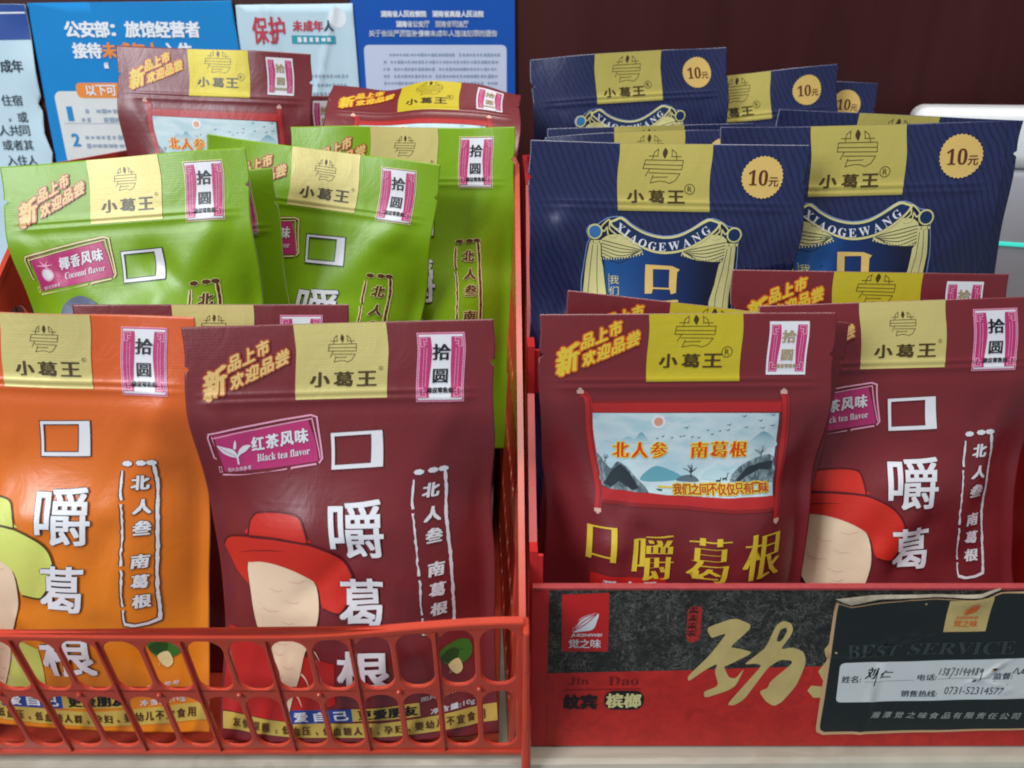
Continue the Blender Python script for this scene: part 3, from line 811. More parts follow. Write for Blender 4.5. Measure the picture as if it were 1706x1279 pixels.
        s.base = np.array([0, Yc[-1, 0], Zc[-1, 0]])
    def fmap(s, Q):
        x, t = Q[:, 0], -Q[:, 1]
        i = np.clip(np.searchsorted(s.xs, x) - 1, 0, len(s.xs) - 2)
        j = np.clip(np.searchsorted(s.ts, t) - 1, 0, len(s.ts) - 2)
        a = np.clip((x - s.xs[i]) / (s.xs[i + 1] - s.xs[i]), 0, 1)[:, None]
        b = np.clip((t - s.ts[j]) / (s.ts[j + 1] - s.ts[j]), 0, 1)[:, None]
        def bl(A):
            return (A[j, i] * (1 - a) + A[j, i + 1] * a) * (1 - b) + (A[j + 1, i] * (1 - a) + A[j + 1, i + 1] * a) * b
        p, n = bl(s.P), bl(s.N)
        n = n / np.linalg.norm(n, axis=1, keepdims=True)
        p = p + n * (.2 + Q[:, 2:3] * .09)
        return s.out(p), n
    def out(s, p):
        p = p - s.base
        kx, ky = s.shear
        q = p.copy()
        q[..., 0] = p[..., 0] - kx * (p[..., 1] - s.H)
        q[..., 1] = p[..., 1] + ky * p[..., 0]
        return q / 1000
    def body(s, name, mat):
        m, n = len(s.ts), len(s.xs)
        F0, Bk = s.out(s.P).reshape(-1, 3), s.out(s.B)
        idb = np.full((m, n), -1)
        verts = F0.tolist()
        for j in range(m):
            for i in range(n):
                idb[j, i] = len(verts)
                verts.append(Bk[j, i].tolist())
        idf = np.arange(m * n).reshape(m, n)
        faces = []
        for j in range(m - 1):
            for i in range(n - 1):
                faces.append((idf[j, i], idf[j + 1, i], idf[j + 1, i + 1], idf[j, i + 1]))
        k = len(faces)
        for j in range(m - 1):
            for i in range(n - 1):
                faces.append((idb[j, i], idb[j, i + 1], idb[j + 1, i + 1], idb[j + 1, i]))
        for i in range(n - 1):
            faces.append((idf[0, i], idf[0, i + 1], idb[0, i + 1], idb[0, i]))
            faces.append((idf[-1, i + 1], idf[-1, i], idb[-1, i], idb[-1, i + 1]))
        for j in range(m - 1):
            faces.append((idf[j + 1, 0], idf[j, 0], idb[j, 0], idb[j + 1, 0]))
            faces.append((idf[j, -1], idf[j + 1, -1], idb[j + 1, -1], idb[j, -1]))
        me = bpy.data.meshes.new(name)
        me.from_pydata(verts, [], [tuple(int(v) for v in f) for f in faces])
        me.materials.append(M[mat])
        me.materials.append(M['film_edge'])
        me.polygons.foreach_set('material_index', [0 if i < 2 * k else 1 for i in range(len(faces))])
        sm_flag = [i < 2 * k for i in range(len(faces))]
        me.polygons.foreach_set('use_smooth', sm_flag)
        X, T = np.meshgrid(s.xs, s.ts)
        UVv = np.concatenate([np.stack([X, T], -1).reshape(-1, 2)] * 2)
        uv = me.uv_layers.new(name='UVMap')
        li = np.zeros(len(me.loops), int)
        me.loops.foreach_get('vertex_index', li)
        uv.data.foreach_set('uv', UVv[li].ravel())
        return me

T_ = TRACE
def cen(pts):
    a = np.array(pts)
    return a.mean(0)

def emblem(p, x0, y0, x1, y1, m, w):
    """brand device: leaf between two brackets over a barred vessel"""
    def c(*pts):
        return [(x0 + (a - 825) / 255 * (x1 - x0), y0 - (b - 712) / 240 * (y0 - y1)) for a, b in pts]
    for pts in ([(855, 768), (918, 768)], [(880, 790), (884, 768), (890, 742), (917, 720), (912, 766)], [(1000, 770), (1065, 770)],
                [(1038, 795), (1034, 770), (1030, 745), (1003, 722), (1005, 768)], [(830, 825), (1078, 828)],
                [(872, 853), (845, 905)], [(868, 880), (1068, 884), (1040, 930), (1003, 950), (975, 938), (940, 935), (880, 948), (896, 895)], [(895, 910), (993, 907)]):
        p.stroke(c(*pts), w, m, 2)
    p.stroke(c((837, 795), (1080, 795), (1076, 857), (827, 852)), w, m, 2, True)
    p.poly(sm(c((960, 712), (976, 735), (972, 758), (962, 782), (958, 782), (944, 755), (948, 732)), 3), m, 2)

def rmark(p, x, y, r, m):
    p.stroke([(x + r * math.cos(a / 20 * math.tau), y + r * math.sin(a / 20 * math.tau)) for a in range(20)], r * .14, m, 2, True)
    p.text('R', (x - r * .42, y + r * .55, x + r * .45, y - r * .55), m, 2)

BRAND = '小葛王'
def gold_panel(kind):
    p, e, l = Print(), Print(), Print()
    if kind == 'std':
        p.rect(-18.5, -32, 20.2, -.15, 'gold')
        emblem(e, -5.2, -4.8, 6.8, -16.6, 'brown', .26)
        spans, y0, y1, rm = [(-12.2, -4.3), (-2.2, 5.6), (7.6, 15.4)], -20.6, -26.8, (17.3, -19.4, .9)
    elif kind == 'scroll':
        p.rect(-17.3, -30, 24.1, -.15, 'yellow_gold')
        emblem(e, -6.2, -.7, 12, -14.9, 'brown', .3)
        spans, y0, y1, rm = [(-11.6, -3.9), (-1.6, 6), (7.8, 15.8)], -17.8, -23.8, (17.9, -17, 2.3)
    else:
        p.rect(-24.8, -33.5, 22.1, -.15, 'blue_gold')
        emblem(e, -12.3, -2.1, 7.8, -19.8, 'brown', .34)
        spans, y0, y1, rm = [(-19.6, -11.4), (-8.6, -.9), (1, 9.2)], -23.2, -29.4, (12.1, -22.4, 2.5)
    for ch, (a, b) in zip(BRAND, spans):
        l.text(ch, (a, y0, b, y1), 'brown', 2, (.3, .12))
    rmark(l, *rm, 'brown')
    return p, e, l

def fret(p, x, y, sx, sy, m):
    for pts in ([(0, 0), (2.6, 0), (2.6, -1.4), (1.2, -1.4)], [(0, -.1), (0, -3.6), (1.4, -3.6), (1.4, -2.2)], [(1.2, -.7), (1.2, -2.4), (2.6, -2.6)]):
        p.stroke([(x + a * sx, y + b * sy) for a, b in pts], .28, m, 3)

def price_label(kind):
    p = Print()
    if kind == 'scroll':
        x0, y0, x1, y1, ink = 35.8, -3.7, 53.2, -27.3, 'price_grey'
    else:
        x0, y0, x1, y1, ink = 32.5, -5, 52.6, -34.2, 'black'
    w, h = x1 - x0, y0 - y1
    if kind == 'tea':
        p.rect(x0, y1, x1, y0, 'pale_pink', 1)
        p.rect(x0 + .35, y1 + .35, x1 - .35, y0 - .35, 'pink', 1.2)
        p.rect(x0 + .8, y1 + .8, x1 - .8, y0 - .8, 'white', 1.4)
    elif kind == 'coco':
        p.rect(x0, y1, x1, y0, 'cream', 1)
        p.rect(x0 + .4, y1 + .4, x1 - .4, y0 - .4, 'dark_red', 1.2)
        p.rect(x0 + .8, y1 + .8, x1 - .8, y0 - .8, 'white', 1.4)
    else:
        p.rect(x0, y1, x1, y0, 'white', 1.2)
    pw = w * .235
    for sx, bx in ((1, x0 + w * .05), (-1, x1 - w * .05)):
        n = 10
        yt, yb = y0 - h * .06, y1 + h * .06
        inner = [(bx + sx * (pw + .35 * math.sin(i / n * 5.2)), yt + (yb - yt) * i / n) for i in range(n + 1)]
        p.poly([(bx, yt), *inner, (bx, yb)] if sx < 0 else [(bx, yb), *inner[::-1], (bx, yt)], 'pink', 2)
        p.stroke([(bx + sx * pw * .62, yt - h * .16), (bx + sx * pw * .62, yb + h * .16)], .22, 'pale_pink', 3)
        p.stroke([(bx + sx * pw * .36, yt - h * .16), (bx + sx * pw * .36, yb + h * .16)], .2, 'pale_pink', 3)
        fret(p, bx + sx * .5, yt - .5, sx, 1, 'pale_pink')
        fret(p, bx + sx * .5, yb + .5, sx, -1, 'pale_pink')
    cx = (x0 + x1) / 2
    k = h / 29
    p.text('拾', (cx - 3.6 * k, y0 - 4.8 * k, cx + 3.6 * k, y0 - 11.4 * k), ink, 3, (.22, .1))
    p.text('圆', (cx - 3.0 * k, y0 - 15.2 * k, cx + 3.0 * k, y0 - 21 * k), ink, 3, (.15, .08))
    p.text('建议零售价', (cx - 5.4 * k, y0 - 23 * k, cx + 5.6 * k, y0 - 25.2 * k), ink, 3, (.08, .04))
    return p

def launch(kind):
    p = Print()
    dy = 4 if kind == 'scroll' else 0
    sl = .44 if kind == 'scroll' else .48
    fill, back = ('song_gold', 'orange_glow') if kind == 'scroll' else ('gold_ink', 'rust')
    def q(x0, x1, yc, h):
        f = lambda x: sl * (x + 47) + dy
        return [(x0, yc + h / 2 + f(x0)), (x1, yc + h / 2 + f(x1)), (x1, yc - h / 2 + f(x1)), (x0, yc - h / 2 + f(x0))]
    p.text('新', q(-56.6, -47.6, -21.6, 12.6), fill, 3, (.5, .22), (back, .75))
    for i, ch in enumerate('品上市'):
        p.text(ch, q(-46.6 + 6 * i, -41.6 + 6 * i, -16.9, 6.2), fill, 3, (.24, .16), (back, .7))
    for i, ch in enumerate('欢迎品尝'):
        p.text(ch, q(-45.4 + 6.2 * i, -40.2 + 6.2 * i, -25.1, 6.4), fill, 3, (.24, .16), (back, .7))
    return p

def shift(pts, dx, dy):
    return [(a + dx, b + dy) for a, b in pts]

FLAV = {'tea': ('红茶风味', 'Black tea flavor'), 'coco': ('椰香风味', 'Coconut flavor'), 'orange': ('香橙风味', 'Orange flavor')}
SERIF = {}
for base, ch0 in ((0x1D400, 'A'), (0x1D41A, 'a')):
    for i in range(26):
        SERIF[chr(ord(ch0) + i)] = chr(base + i)
for i in range(10):
    SERIF[str(i)] = chr(0x1D7CE + i)
def serif(s):
    return ''.join(SERIF.get(c, c) for c in s)

def stamp(kind):
    p = Print()
    line = 'pale_pink' if kind == 'tea' else 'cream'
    p.poly(T_['stamp_in'], 'pink', 1)
    for k, w in (('stamp_o1', .75), ('stamp_o2', .8), ('stamp_o4', .5)):
        if kind != 'tea':
            p.stroke(T_[k], w + .5, 'dark_red', 1.5)
        p.stroke(T_[k], w, line, 2)
    p.poly(T_['stamp_o3'], line, 2)
    p.stroke(T_['stamp_dash'], .35, line, 2, True)
    cn, en = FLAV[kind]
    tl, tr, br, bl = [np.array(a) for a in T_['st_cn']]
    for i, ch in enumerate(cn):
        a, b = i / 4 + .015, (i + 1) / 4 - .025
        p.text(ch, [tl + (tr - tl) * a, tl + (tr - tl) * b, bl + (br - bl) * b, bl + (br - bl) * a], 'white', 3, (.22, .12))
    p.text(serif(en), T_['st_en'], 'white', 3)
    p.text('图片仅供参考', T_['st_sm'], 'white', 3)
    if kind == 'tea':
        for k in ('st_leafL', 'st_leafR', 'st_bud'):
            p.poly(sm(T_[k], 3), 'white', 3)
        p.stroke(T_['st_stem'], .7, 'white', 3)
        p.stroke([(-54, -52), (-47.2, -56.2)], .2, 'pink', 4)
    else:
        p.circle((-47.5, -56), 3.4, 'pale_pink', 3, 18)
        p.circle((-47.5, -56), 2.5, 'white', 3.3, 18)
        for a in (0, 60, 120, 180, 300):
            p.stroke([(-48, -51.5), (-48 + 4.2 * math.cos(R(a)), -51 + 2.6 * math.sin(R(a)) )], [.9, .2], 'pale_pink', 4)
    return p

def product(kind):
    """the four large characters down the middle"""
    p = Print()
    edge = {'tea': ('dark_red', .22), 'coco': ('black', .42), 'orange': ('black', .36)}[kind]
    o, i = T_['kou_o'], T_['kou_i']
    p.poly(o, 'white', 2, [i])
    p.stroke(o, edge[1], edge[0], 3, True)
    p.stroke(i, edge[1], edge[0], 3, True)
    for ch, (x0, y0, x1, y1), b in (('嚼', (-6.6, -75.4, 17.8, -100.8), (.36, .26)), ('葛', (-5, -110, 15.2, -132), (.46, .36)), ('根', (-6.8, -143.2, 17.6, -163.4), (.56, .46))):
        p.text(ch, (x0 + .5, y0 - .4, x1 - .5, y1 + .4), 'white', 5.5, b, edge)
    return p

def ragged(pts, seed, amp):
    r = random.Random(seed)
    out = []
    for (a, b), (c, d) in zip(pts[:-1], pts[1:]):
        n = max(2, int(math.hypot(c - a, d - b) / 1.6))
        for k in range(n):
            t = k / n
            out.append((a + (c - a) * t + r.uniform(-amp, amp), b + (d - b) * t))
    out.append(pts[-1])
    return out

def slogan_tab(kind):
    """upright framed slogan at the right of the pouch"""
    p = Print()
    ink, edge = {'tea': ('white', None), 'coco': ('dark_brown', 'cream'), 'orange': ('white', 'dark_brown')}[kind]
    r = random.Random(5)
    def st(pts, w):
        if edge:
            p.stroke(pts, [v + 1.2 for v in w], edge, 1.5)
        p.stroke(pts, w, ink, 2)
    left = ragged(T_['tab_l'][:2] + T_['tab_l2'][1:], 3, .22)
    k = 0
    while k < len(left) - 3:
        n = r.randint(4, 9)
        seg = left[k:k + n]
        if len(seg) > 2:
            st(seg, [r.uniform(.45, 1.25) for _ in seg])
        k += n if r.random() < .45 else n - 1
    right = ragged(T_['tab_r'][:2] + T_['tab_r2'][1:], 4, .12)
    k = 0
    while k < len(right) - 3:
        n = r.randint(10, 16)
        seg = right[k:k + n]
        if len(seg) > 2:
            st(seg, [r.uniform(1.0, 1.7) for _ in seg])
        k += n - 1 if r.random() < .7 else n
    for c in ((32.6, -65), (38.6, -64.6), (43, -64.4)):
        if edge:
            p.circle(c, 2.5, edge, 1.5, 14, 0, 1.5)
        p.circle(c, 2.1, ink, 2, 14, .2, 1.15)
    st(ragged([(32, -138), (36, -139.3), (41, -139), (45, -137.6)], 8, .2), [1.2] * len(ragged([(32, -138), (36, -139.3), (41, -139), (45, -137.6)], 8, .2)))
    for ch, (x, y) in zip('北人叁南葛根', T_['tabch']):
        p.text(ch, (x - 3.4, y + 3.1, x + 3.4, y - 3.1), ink, 3, (.34, .16), (edge, .4) if edge else None, shear=.08)
    return p

def picture(kind):
    """a wide brimmed hat over a pale kudzu root, on a plain block of colour"""
    p = Print()
    hat, dark = {'tea': ('red_hat', 'dark_red'), 'orange': ('lime_hat', 'brown'), 'coco': ('grey_hat', 'navy')}[kind]
    jac = {'tea': 'red_jacket', 'orange': 'lime_hat', 'coco': 'grey_hat'}[kind]
    if kind == 'coco':
        p.poly(sm([(-47, -92), (-44, -78), (-40, -71), (-31, -67.6), (-23, -70.5), (-19, -76), (-16, -92)], 4), hat, 2)
    else:
        p.poly(sm(T_['crown'], 3), hat, 2)
        p.stroke(sm(T_['crown'], 3, False), .8, dark, 2.6)
    p.poly([(-63, -140), (-8, -150), (-9, -172), (-32, -182), (-64, -178)], jac, 1.2)
    p.poly(sm(T_['brimu'], 3), hat, 1.5)
    root = sm([(-48.8, -106), (-38, -103), (-27, -104), (-16.7, -112), (-14.6, -125), (-17, -136), (-22, -146), (-25, -158), (-29, -170), (-32.5, -181), (-34, -170), (-35, -156), (-42, -146), (-47, -136), (-49, -122)], 4)
    p.poly(root, 'pale', 3)
    p.stroke(root, .35, 'dark_brown', 3.6, True)
    r = random.Random(7)
    for k in range(13):
        y = -112 - k * 5.1
        half = np.interp(-y, [110, 135, 150, 170, 178], [15, 14, 8, 3.4, 1])
        cx = np.interp(-y, [110, 140, 178], [-31.5, -32.5, -32])
        a = cx + r.choice([-1, 1]) * half * r.uniform(.1, .5)
        w_ = half * r.uniform(.35, .6)
        p.stroke(sm([(a - w_ * .6, y + r.uniform(-.6, .6)), (a, y - 1.1), (a + w_ * .6, y + r.uniform(-.4, .8))], 4, False), [.08] + [.32] * 7 + [.08], 'knob', 4)
    for x, y, dx, dy in ((-46, -139, -6, -6), (-20, -142, 5, -7), (-24.6, -156, 4, -8), (-34.6, -160, -5, -7), (-28, -167, 3, -7)):
        p.stroke(sm([(x, y), (x + dx * .6, y + dy * .4), (x + dx, y + dy)], 4, False), [.9, .85, .8, .7, .6, .5, .4, .3, .15], 'pale', 2.6)
    p.poly(sm(T_['brim'], 3), hat, 4.4)
    p.stroke(sm(T_['brim'][:17], 3, False), .9, dark, 5)
    p.stroke([(-53, -102.5), (-45, -99.8), (-36, -98.4), (-28, -98)], [.1, .35, .4, .1], dark, 5)
    p.stroke([(-45.5, -93.2), (-33, -92.6), (-22, -93.2), (-16.6, -93.9)], 1.0, dark, 5)
    return p

def foot(kind):
    """words along the bottom and the leaf picture"""
    p = Print()
    p.poly(sm(T_['leafp'], 3), 'leaf_green', 2)
    p.poly(sm([(40, -151), (44, -148), (48, -150), (46, -155.5), (42, -154)], 3), 'leaf_dark', 2.5)
    p.stroke([(42, -150.5), (50, -150)], .3, 'leaf_dark', 3)
    p.poly(sm(T_['root'], 3), 'cream', 3)
    for k in range(5):
        p.stroke([(45 + k * .6, -156), (43.5 + k * 1.2, -160.5)], [.4, .12], 'cream', 3.4)
    p.poly(T_['aizj'], 'label_blue', 1.5)
    p.poly(T_['gengai'], 'label_yellow', 1.5)
    tl, tr, br, bl = [np.array(v) for v in T_['aizj']]
    for i, ch in enumerate('爱自己'):
        a = .12 + i * .305
        p.text(ch, [tl + (tr - tl) * a + (bl - tl) * .16, tl + (tr - tl) * (a + .2) + (bl - tl) * .16, tl + (tr - tl) * (a + .2) + (bl - tl) * .84, tl + (tr - tl) * a + (bl - tl) * .84], 'white', 3, (.25, .15))
    tl, tr, br, bl = [np.array(v) for v in T_['gengai']]
    for i, ch in enumerate('更爱朋友'):
        a = .1 + i * .22
        p.text(ch, [tl + (tr - tl) * a + (bl - tl) * .14, tl + (tr - tl) * (a + .19) + (bl - tl) * .14, tl + (tr - tl) * (a + .19) + (bl - tl) * .86, tl + (tr - tl) * a + (bl - tl) * .86], 'black', 3, (.3, .18))
    top = [(-63.7, -178.6), (-30, -182.5), (10, -183), (40, -180.2), (64.6, -178)]
    bot = [(64.6, -186.2), (40, -188.6), (10, -190.8), (-30, -190.2), (-63.7, -186.8)]
    p.poly(top + bot, 'label_yellow', 1)
    line = '友情提醒:低血压、低血糖人群、孕妇、婴幼儿不宜食用'
    n = len(line)
    for i, ch in enumerate(line):
        x = -57 + i * 114 / (n - 1)
        y = np.interp(x, [a for a, _ in top], [b for _, b in top]) - 1.9
        w, h = (3.6, 4.3) if ch not in ':、' else (.9, 1.6)
        p.text(ch, (x - w / 2, y - (4.3 - h), x + w / 2, y - 4.3), 'dark_brown', 3, (.1, .08))
    p.text('净含量:10g', T_['netw'], 'white', 3, (.06, .05))
    p.text('图片仅供参考', T_['smalltx'], 'white', 3)
    return p

def scroll_scene():
    p = Print()
    p.poly(T_['sc_top'], 'scroll_red', 1)
    p.poly(T_['sc_bot'], 'scroll_red', 1)
    p.poly([(-43.9, -38.4), (42.9, -38.4), (42.9, -39.7), (-43.9, -39.7)], 'scroll_dark', 1)
    p.poly([(-39.9, -84.4), (43.6, -89.4), (43.4, -91), (-39.7, -86.2)], 'scroll_dark', 1)
    p.poly(T_['paint'], 'paint_sky', 1.5)
    p.circle(T_['sun'][0], 3.1, 'white', 2)
    p.circle(T_['sun'][0], 2.0, 'sun', 2.4)
    for k in ('mtFar', 'mtFar2'):
        p.poly(sm(T_[k], 3), 'far_hill', 2)
    p.poly(sm(T_['teal'], 3), 'teal_ink', 2.2)
    p.poly(sm([(8, -75), (14, -70), (20, -72), (26, -69), (30, -75)], 3), 'far_hill', 2.2)
    p.poly(sm([(-40, -62), (-36, -57), (-31, -60), (-27, -66), (-38, -68)], 3), 'far_hill', 2.1)
    p.poly(sm(T_['mtL'], 2), 'rock', 2.6)
    p.poly(sm(T_['mtR'], 2), 'rock', 2.6)
    p.poly([(-29, -68), (-25, -72), (-21, -79), (-24, -80), (-30, -76), (-34, -79), (-37, -77), (-33, -71)], 'ink_dark', 2.8)
    p.poly([(30, -70), (38, -68), (42, -67.5), (41.8, -72), (36, -71.5), (30, -74), (26, -76.6), (24, -76)], 'ink_dark', 2.8)
    p.poly(sm(T_['rock'], 3), 'ink_mid', 2.6)
    r = random.Random(2)
    def tree(x, y, h, m):
        p.stroke([(x, y), (x + .1, y + h * .45)], [.55, .35], m, 3)
        for k in range(11):
            a = R(90 + r.uniform(-70, 70))
            b = h * r.uniform(.4, .62)
            p.stroke([(x, y + h * r.uniform(.25, .45)), (x + b * .5 * math.cos(a), y + h * .4 + b * .5 * math.sin(a)), (x + b * math.cos(a + .2), y + h * .4 + b * math.sin(a))], [.3, .18, .08], m, 3)
    tree(3.4, -74.2, 6.6, 'ink_dark')
    tree(36, -66.4, 6.5, 'ink_mid')
    tree(-36, -67.4, 4, 'ink_mid')
    for x, y in T_['deer']:
        p.poly([(x - 1.1, y - .2), (x + .8, y), (x + 1.2, y + 1.1), (x + 1.5, y + 1.0), (x + 1, y - .6), (x + .8, y - 1.8), (x + .6, y - .8), (x - .7, y - .9), (x - .9, y - 1.8)], 'ink_dark', 3)
    p.stroke([(20.2, -73.4), (20.6, -72.2)], .15, 'ink_dark', 3)
    p.stroke([(20.4, -73.4), (21.4, -72.4)], .15, 'ink_dark', 3)
    b = T_['boat']
    p.poly([(b[0][0], b[0][1]), (b[0][0] + 1, b[0][1] - .8), (b[1][0] - .4, b[1][1] - .5), (b[1][0], b[1][1] + .3)], 'ink_dark', 3)
    for i, (x, y) in enumerate(T_['birds']):
        k = 1.5 if i < 9 else .85
        p.stroke([(x - k, y + .25 * k), (x - .2, y), (x + .1, y - .1), (x + k * .6, y + .55 * k)], [.06, .3, .36, .06], 'ink_dark', 3)
    for key, st in (('sl1', '北人参'), ('sl2', '南葛根')):
        a = np.array(T_[key])
        x0, x1, y0, y1 = a[:, 0].min(), a[:, 0].max(), a[:, 1].max(), a[:, 1].min()
        w = (x1 - x0) / 3
        for i, ch in enumerate(st):
            p.text(ch, (x0 + w * i + .9, y0 - .2, x0 + w * (i + 1) - 1.0, y1 + .3), 'orange_red', 4, (.4, .0), ('yellow', .5), thin=.014)
    a = np.array(T_['sl3'])
    for i, ch in enumerate('我们之间不仅仅只有口味'):
        w = (39.9 + 5.2) / 11
        p.text(ch, (-5.2 + w * i + .15, -77.2, -5.2 + w * (i + 1) - .15, -81.8), 'rust', 4, (.14, .1), ('song_gold', .6))
    p.stroke([(-12.3, -78.3), (-5.7, -78.8)], .9, 'song_gold', 3)
    for key in ('scL', 'scR'):
        q = sm(T_[key], 4, False)
        p.stroke(q, 3.2, 'scroll_red', 2.6)
        p.stroke(shift(q, .7, 0), .6, 'scroll_dark', 3)
        for (x, y), s_ in ((q[0], 1), (q[-1], -1)):
            p.rect(x - 1.5, y - .2 - (1.6 if s_ < 0 else 0), x + 1.5, y + 1.6 - (1.6 if s_ < 0 else 0), 'knob', 3)
            p.rect(x - .7, y + (1.5 if s_ > 0 else -2.6), x + .7, y + (2.4 if s_ > 0 else -1.7), 'knob', 3)
    return p

def scroll_title():
    p = Print()
    for k, ch in (('g4a', '口'), ('g4b', '嚼'), ('g4c', '葛'), ('g4d', '根')):
        (x0, y0), (x1, y1) = T_[k]
        p.text(ch, (x0 + 1, y0 - .2, x1 - 1, y1 + .2), 'song_gold', 3, (.95, 0), thin=.019)
    (x0, y0), (x1, y1) = T_['redbox']
    p.rect(x0, -133, x1 + .5, y0, 'red', 1.5)
    for i, ch in enumerate('爱自己'):
        p.text(ch, (-37 + i * 9.6, -122.6, -30.6 + i * 9.6, -128.8), 'white', 3, (.2, .12))
    return p

def blue_badge():
    p = Print()
    c = (48.3, -16)
    p.circle(c, 10.6, 'badge', 1, 64, -.55)
    p.text(serif('10'), (c[0] - 6.9, c[1] + 3.6, c[0] + 2.8, c[1] - 4.0), 'badge_text', 2)
    p.text('元', (c[0] + 3.4, c[1] + .1, c[0] + 8.2, c[1] - 4.3), 'badge_text', 2, (.1, .05))
    return p

def blue_emblem():
    """curtained stage with the lettered banner"""
    p = Print()
    sil = sm(T_['b_sil'][2:-3], 2, False) + [(39, -72), (38.6, -112), (-43, -112), (-42.8, -69), (-41.8, -62)]
    p.poly(sil, 'navy', 1)
    p.stroke(sil, .5, 'halo', 1.4, True)
    p.poly([(-31.5, -52), (-16, -50), (0, -50), (16, -50), (31, -52), (30.6, -62), (28, -71), (25.5, -80), (25, -112), (-29.6, -112), (-29.6, -76)], 'stage_ramp', 1.6)
    c = 'curtain'
    # drapes either side, running down behind the words
    p.poly(T_['b_curL'][:5] + [(-30, -112), (-42, -112)] + T_['b_curL'][5:], c, 2)
    p.poly(T_['b_curR'][:4] + [(37, -112), (26.6, -112)] + T_['b_curR'][5:], c, 2)
    for q in ([(-37.5, -51), (-38.3, -64), (-39.5, -78), (-39.5, -100)], [(-35, -51), (-34.6, -64), (-34.2, -78), (-34, -100)], [(34.4, -51), (34.8, -64), (33.6, -78), (33, -100)], [(32.4, -52), (31.4, -64), (29, -76), (28.6, -100)]):
        p.stroke(q, .28, 'curtain_dark', 3)
    p.stroke(T_['b_curL'][1:5] + [(-29.6, -100)], .5, 'curtain_dark', 3)
    for key, sgn, xe in (('b_dL', -1, (-11.4, -53.9)), ('b_dR', 1, (8.9, -54.2))):
        p.poly(sm(T_[key], 3), c, 2)
        x0 = -32.6 if sgn < 0 else 31.2
        for k in range(6):
            ys = -48.6 - 1.6 * k
            mid = ((x0 * .55 + xe[0] * .45), ys - 2.2 - .25 * k)
            end = (xe[0] + (-.9 if sgn < 0 else .9) * k * .9, xe[1] + .5 - .35 * k)
            p.stroke(sm([(x0, ys), mid, end], 6, False), .34, 'curtain_dark', 3)
        for k in range(16):
            t = k / 15
            a, b_, e_ = np.array((x0, -57.4)), np.array((x0 * .55 + xe[0] * .45, -58.4)), np.array((xe[0], xe[1] - .8))
            q = a * (1 - t) ** 2 + 2 * b_ * t * (1 - t) + e_ * t * t
            p.stroke([q, q + np.array([0, -1.0])], .5, c, 3)
    for x, y in ((-35.7, -49.4), (34.6, -49.9)):
        p.rect(x - 3, y - .6, x + 3, y + .8, c, 3)
        for k in (-1.6, 1.6):
            p.stroke([(x + k, y - .4), (x + k, y + .5)], .4, 'curtain_dark', 4)
    hook = T_['b_hookL']
    p.stroke(sm(hook, 3), .7, c, 3, True)
    p.stroke(sm([(-x - 1.6, y - .4) for x, y in hook], 3), .7, c, 3, True)
    for (x, y), m in ((T_['b_ballL'][0], 'ball_blue'), (T_['b_ballR'][0], 'banner')):
        p.circle((x, y), 3.9, c, 3)
        p.circle((x, y), 3.1, m, 4)
    p.poly(sm(T_['b_ban_o'], 3), c, 3.6)
    p.poly(sm(T_['b_ban_i'], 3), 'banner', 4)
    L = T_['b_letters']
    for i, ch in enumerate('XIAOGEWANG'):
        x, y = L[i]
        a = L[max(i - 1, 0)]
        b = L[min(i + 1, 9)]
        t = math.atan2(b[1] - a[1], b[0] - a[0])
        V, F, asp = glyphs(serif(ch))
        h = 4.2
        w = h * asp
        P = np.stack([(V[:, 0] - .5) * w, (V[:, 1] - .5) * h], -1)
        ct, st_ = math.cos(t), math.sin(t)
        p.add(np.stack([x + P[:, 0] * ct - P[:, 1] * st_, y + P[:, 0] * st_ + P[:, 1] * ct], -1), F, 'white', 5)
    p.poly(T_['b_kou'], 'badge', 3, [T_['b_koui']])
    p.text('嚼', (-9.5, -78.4, 8.8, -94), 'badge', 3, (.6, 0))
    p.text('我', (-27.8, -66.6, -23, -71), 'curtain', 3)
    p.text('们', (-27.8, -72.2, -23, -76.6), 'curtain', 3)
    p.stroke(T_['b_line'], .25, 'curtain', 3)
    return p

PRINTS = {}
def prints(kind):
    """parts of one design: name -> (print, children)"""
    if kind in PRINTS:
        return PRINTS[kind]
    g = 'blue' if kind == 'blue' else 'scroll' if kind == 'scroll' else 'std'
    d = {'gold': ('gold_panel', gold_panel(g)[0]), 'emblem': ('brand_emblem', gold_panel(g)[1]), 'brand': ('brand_lettering', gold_panel(g)[2])}
    if kind == 'blue':
        d['badge'] = ('price_badge', blue_badge())
        d['stage'] = ('curtain_picture', blue_emblem())
    else:
        d['price'] = ('price_label', price_label('scroll' if kind == 'scroll' else 'coco' if kind == 'coco' else 'tea'))
        d['launch'] = ('launch_lettering', launch(kind))
        if kind == 'scroll':
            d['scene'] = ('landscape_scroll', scroll_scene())
            d['title'] = ('title_lettering', scroll_title())
        else:
            d['stamp'] = ('flavour_stamp', stamp(kind))
            d['product'] = ('title_lettering', product(kind))
            d['tab'] = ('slogan_strip', slogan_tab(kind))
            d['picture'] = ('hat_picture', picture(kind))
            d['foot'] = ('bottom_lettering', foot(kind))
    xs, ts = GRID['blue' if kind == 'blue' else 'std']
    ys = [-t for t in ts]
    for k, (n, p) in d.items():
        p.done(xs, ys)
    PRINTS[kind] = d
    return d

